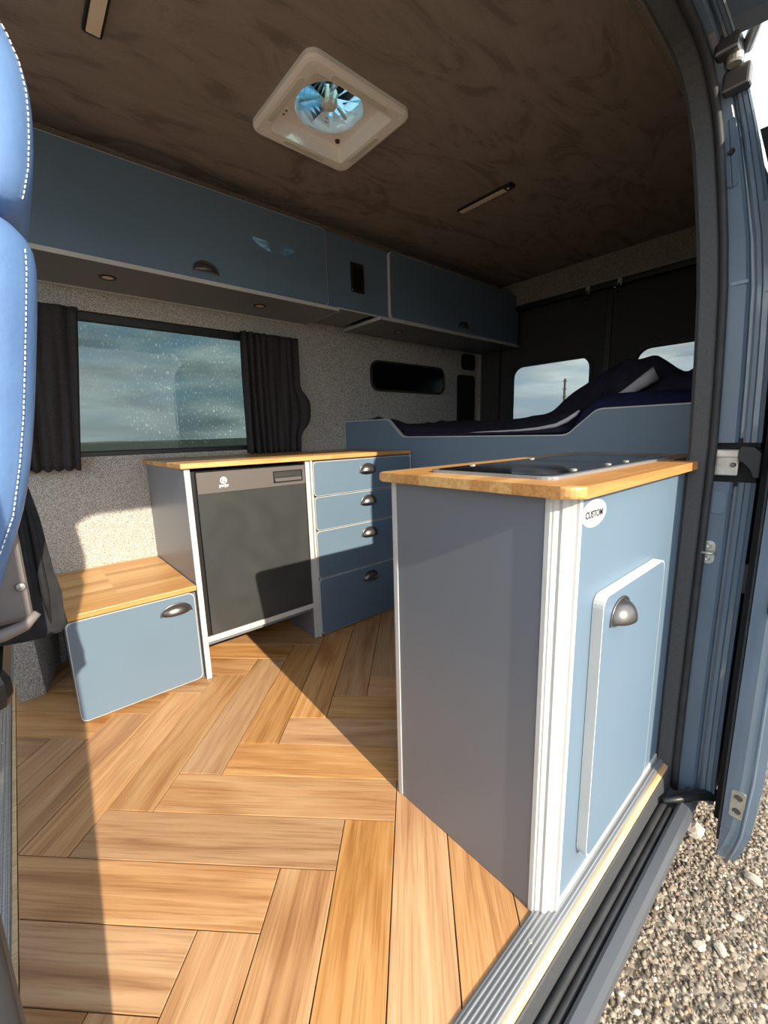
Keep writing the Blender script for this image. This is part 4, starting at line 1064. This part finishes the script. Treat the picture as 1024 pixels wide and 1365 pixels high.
# flange of the outer skin
tube('skin_flange', [(lead_x(z) - .006, y_door(z) - .045 + (0 if z > .05 else ((.05 - z) / .2) ** 2 * .028), z) for z in DZ[:12]], .004, 'paint', sd, 8)
pl = stamp('striker_plate', .0, .075, 0, .032, 0, 'steel', sd, .006)
pl.data.clear_geometry()
pts = rrect(-.198, -.172, -.012, .058, .005, 4); n = len(pts)
V = [(XD - .0015, y - .25 * 0 - (.0), z) for (y, z) in pts] + [(XD + .004, y, z) for (y, z) in pts]
bm = bmesh.new(); vs = [bm.verts.new(v) for v in V]; bm.faces.new(vs[:n]); bm.faces.new(vs[n:])
for i in range(n): bm.faces.new((vs[i], vs[(i + 1) % n], vs[n + (i + 1) % n], vs[n + i]))
bmesh.ops.recalc_face_normals(bm, faces=bm.faces); bm.to_mesh(pl.data); bm.free()
for z in (.006, .042): lathe('plate_hole', (XD - .0012, -.185, z), (-1, 0, 0), [(0, .001), (.0055, .001), (.0075, .0022), (.0085, .0)], 'dark_metal', sd, 14)
bf_ = prism('door_buffer', rrect(-.212, -.187, .50, .575, .009, 4), XD - .003, XD + .004, 'x', 'rubber', sd)
# lower arm and roller from the sill to the door
ar = tube('roller_arm', [(.50, -.050, -.035), (.545, -.075, -.040), (.60, -.105, -.045), (.64, -.135, -.050), (.66, -.160, -.055)], [.006, .010, .013, .014, .014], 'black_plastic', sd, 10)
# latch striker on the pillar
ls = empty('latch_striker', (0, 0, 0), 'zinc latch plate with two screws on the painted door pillar', 'latch')
lx = XR + .008
stp = prism('plate', rrect(-.075, -.049, .575, .632, .012, 5), lx, lx + .006, 'x', 'steel', ls, bev=.001)
tube('latch_pin', [(lx, -.049, .604), (lx - .012, -.052, .604), (lx - .012, -.072, .604), (lx, -.075, .604)], .0035, 'steel', ls, 10)
for z in (.588, .620): lathe('screw', (lx, -.062, z), (-1, 0, 0), [(0, .001), (.003, .001), (.0045, .002), (.0065, 0)], 'steel', ls, 14)
# mid rail roller bracket in the slot
rb = empty('roller_bracket', (0, 0, 0), 'rusty steel roller bracket with black cap in the rail slot of the pillar', 'bracket')
box('bracket_arm', XR + .012, XR + .021, -.098, -.052, .790, .842, 'steel', rb, bev=.003)
box('bracket_lip', XR + .006, XR + .022, -.098, -.052, .832, .850, 'steel', rb, bev=.003)
lathe('bolt', (XR + .012, -.088, .815), (-1, 0, 0), [(0, .004), (.004, .004), (.006, 0)], 'dark_metal', rb, 10)
prism('black_cap', [(-.098, .850), (-.102, .858), (-.125, .856), (-.138, .842), (-.138, .790), (-.128, .788), (-.124, .808), (-.112, .822), (-.099, .826)], XR - .008, XR + .02, 'x', 'black_plastic', rb, bev=.002)
box('door_stay', XR + .022, XR + .03, -.145, -.115, .515, .585, 'black_plastic', sd)
# upper track hardware in the corner of the opening
uh = empty('upper_roller', (0, 0, 0), 'dark metal roller hinge in the top corner of the door opening', 'hinge')
bx = XR - .05
box('hinge_block', .535, .60, -.030, .010, 1.625, 1.66, 'dark_metal', uh, bev=.006)
tube('hinge_arm', [(.60, -.03, 1.650), (.55, -.055, 1.665), (.48, -.075, 1.672), (.42, -.10, 1.675)], .011, 'steel', uh, 10)
lathe('roller', (.565, -.020, 1.612), (0, 0, 1), [(0, 0), (.012, 0), (.014, .004), (.014, .014), (.012, .018), (0, .018)], 'steel', uh, 16)
box('hinge_bracket', .575, .605, -.045, .0, 1.575, 1.615, 'dark_metal', uh, bev=.005)
# outer drip rail of the opening
topP = [p for p in PATH if p[1] > 1.50 and p[0] < .545]
hdr = sweep('trim_6', [(.026, -.030), (.010, -.115), (-.012, -.140), (-.016, -.150), (-.010, -.156), (.016, -.125), (.036, -.036)], 'paint', P=topP, closed=True); struct(hdr)

# ================================================================== outside: wheel, gravel, stones, pole
wh = empty('rear_wheel', (0, 0, 0), 'dusty rear tyre on the gravel behind the open sliding door', 'wheel')
wc = Vector((1.83, -.105, -.5 + .352))
lathe('tyre', wc, (0, 1, 0), [(.20, 0), (.27, -.004), (.318, .008), (.331, .022), (.331, .072), (.322, .074), (.322, .082), (.333, .084), (.333, .130), (.322, .132), (.322, .140), (.331, .142), (.331, .19), (.318, .204), (.27, .212), (.20, .205)], 'tyre', wh, 64)
lathe('rim', wc, (0, 1, 0), [(.0, .03), (.10, .02), (.19, .04), (.205, .01), (.205, .19)], 'steel', wh, 32)
for k in range(64):
    a = 2 * math.pi * k / 64
    for (y0, y1) in ((.022, .066), (.148, .190)):
        c, s = math.cos(a), math.sin(a); V = []
        for (r, da) in ((.329, -.034), (.329, .034), (.338, -.028), (.338, .028)):
            for y in (y0, y1): V.append((wc.x + r * math.cos(a + da), wc.y + y, wc.z + r * math.sin(a + da)))
        o = pyd('tread_block', V, [(0, 1, 3, 2), (4, 5, 7, 6), (0, 1, 5, 4), (2, 3, 7, 6), (0, 2, 6, 4), (1, 3, 7, 5)], 'tyre', wh)

ico = bmesh.new(); bmesh.ops.create_icosphere(ico, subdivisions=1, radius=1); ico.verts.ensure_lookup_table()
IV = np.array([v.co[:] for v in ico.verts]); IF = np.array([[v.index for v in f.verts] for f in ico.faces]); ico.free()
def pebbles(n, x0, x1, y0, y1, r0, r1):
    c = np.stack([rng.uniform(x0, x1, n), rng.uniform(y0, y1, n), np.zeros(n)], 1)
    r = r0 + (r1 - r0) * rng.random(n) ** 3
    sc = np.stack([rng.uniform(.75, 1.35, n), rng.uniform(.7, 1.2, n), rng.uniform(.5, .85, n)], 1) * r[:, None]
    a = rng.uniform(0, 2 * np.pi, n)
    P = IV[None] * (1 + .22 * rng.standard_normal((n, len(IV), 1))) * sc[:, None, :]
    ca, sa = np.cos(a)[:, None], np.sin(a)[:, None]
    X = P[..., 0] * ca - P[..., 1] * sa; Y = P[..., 0] * sa + P[..., 1] * ca
    P = np.stack([X, Y, P[..., 2]], -1) + c[:, None, :]
    P[..., 2] += r[:, None] * .30 - .501
    V = P.reshape(-1, 3); F = (IF[None] + (np.arange(n) * len(IV))[:, None, None]).reshape(-1, 3)
    return V, F, np.repeat(rng.random(n), len(IV))
parts = [pebbles(14000, -.25, 1.3, -.62, .06, .0028, .0085), pebbles(9000, 1.3, 3.2, -.7, .3, .004, .010)]
V = np.concatenate([p[0] for p in parts]); off = 0; Fs = []
for p in parts: Fs.append(p[1] + off); off += len(p[0])
F = np.concatenate(Fs); tone = np.concatenate([p[2] for p in parts])
me = bpy.data.meshes.new('gravel'); me.vertices.add(len(V)); me.vertices.foreach_set('co', V.ravel())
me.loops.add(F.size); me.loops.foreach_set('vertex_index', F.ravel().astype(np.int32)); me.polygons.add(len(F))
me.polygons.foreach_set('loop_start', np.arange(0, F.size, 3, dtype=np.int32)); me.update(calc_edges=True)
at = me.attributes.new('tone', 'FLOAT', 'POINT'); at.data.foreach_set('value', tone.astype(np.float32))
gv = link('gravel', me, 'pebble'); gv['kind'] = 'stuff'; tag(gv, 'loose grey brown gravel on the ground beside the van', 'gravel')
for i, (x, y, r, lab) in enumerate([(.99, -.045, .034, 'pale flat stone on the gravel below the roller arm'), (.93, -.21, .022, 'oblong pale stone on the gravel below the open door'), (.60, -.145, .017, 'small white stone on the gravel, one of a close pair'),
                                    (.632, -.185, .018, 'slightly larger white stone on the gravel, one of a close pair'), (.765, -.20, .013, 'little grey stone on the gravel between the door and the pale pair'), (.64, -.185 + .03, .010, 'tiny reddish stone chip on the gravel beside the white pair'), (.62, -.07, .012, 'small buff stone on the gravel close to the sill')]):
    bm = bmesh.new(); bmesh.ops.create_icosphere(bm, subdivisions=2, radius=r)
    for v_ in bm.verts:
        q = 1 + .28 * noise.noise(v_.co * (1.6 / r) + Vector((i * 7, 0, 0))); v_.co = Vector((v_.co.x * 1.15 * q, v_.co.y * .8 * q, v_.co.z * .5 * q))
    o = from_bm('stone', bm, 'stone', loc=(x, y, -.5 + r * .38)); o.rotation_euler = (0, 0, i * 1.3)
    tag(o, lab, 'stone', 'larger stones on the gravel')
# mast beyond the rear window
up_ = empty('utility_pole', (0, 0, 0), 'tall thin utility pole seen through the rear door window', 'pole')
tube('pole', [(30, 14.8, -.5), (30, 14.8, 4.5)], [.10, .07], 'pole', up_, 10)
for z_ in (3.2, 3.75, 4.3): box('step_bracket', 29.97, 30.03, 14.66, 14.94, z_, z_ + .05, 'pole', up_)
# low hedges and hills on the horizon
for (i, (d, h, az0, az1)) in enumerate(((420, 2.2, -40, 70),)):
    V = []; F = []; n = 60
    for k in range(n + 1):
        a = math.radians(az0 + (az1 - az0) * k / n); hh = h * (.6 + .5 * noise.noise(Vector((k * .21, i * 5, 0))) + .2 * noise.noise(Vector((k * .9, i * 5, 3))))
        for (dd, z) in ((d - 6, -.5), (d, -.5 + hh * .8), (d + 5, -.5 + hh), (d + 20, -.5)): V.append((dd * math.sin(a), dd * math.cos(a), z))
    for k in range(n):
        for j in range(3): F.append((k * 4 + j, k * 4 + j + 1, k * 4 + j + 5, k * 4 + j + 4))
    o = pyd('hill', V, F, 'hill' if 'hill' in M else 'gravel', smooth=True); struct(o)
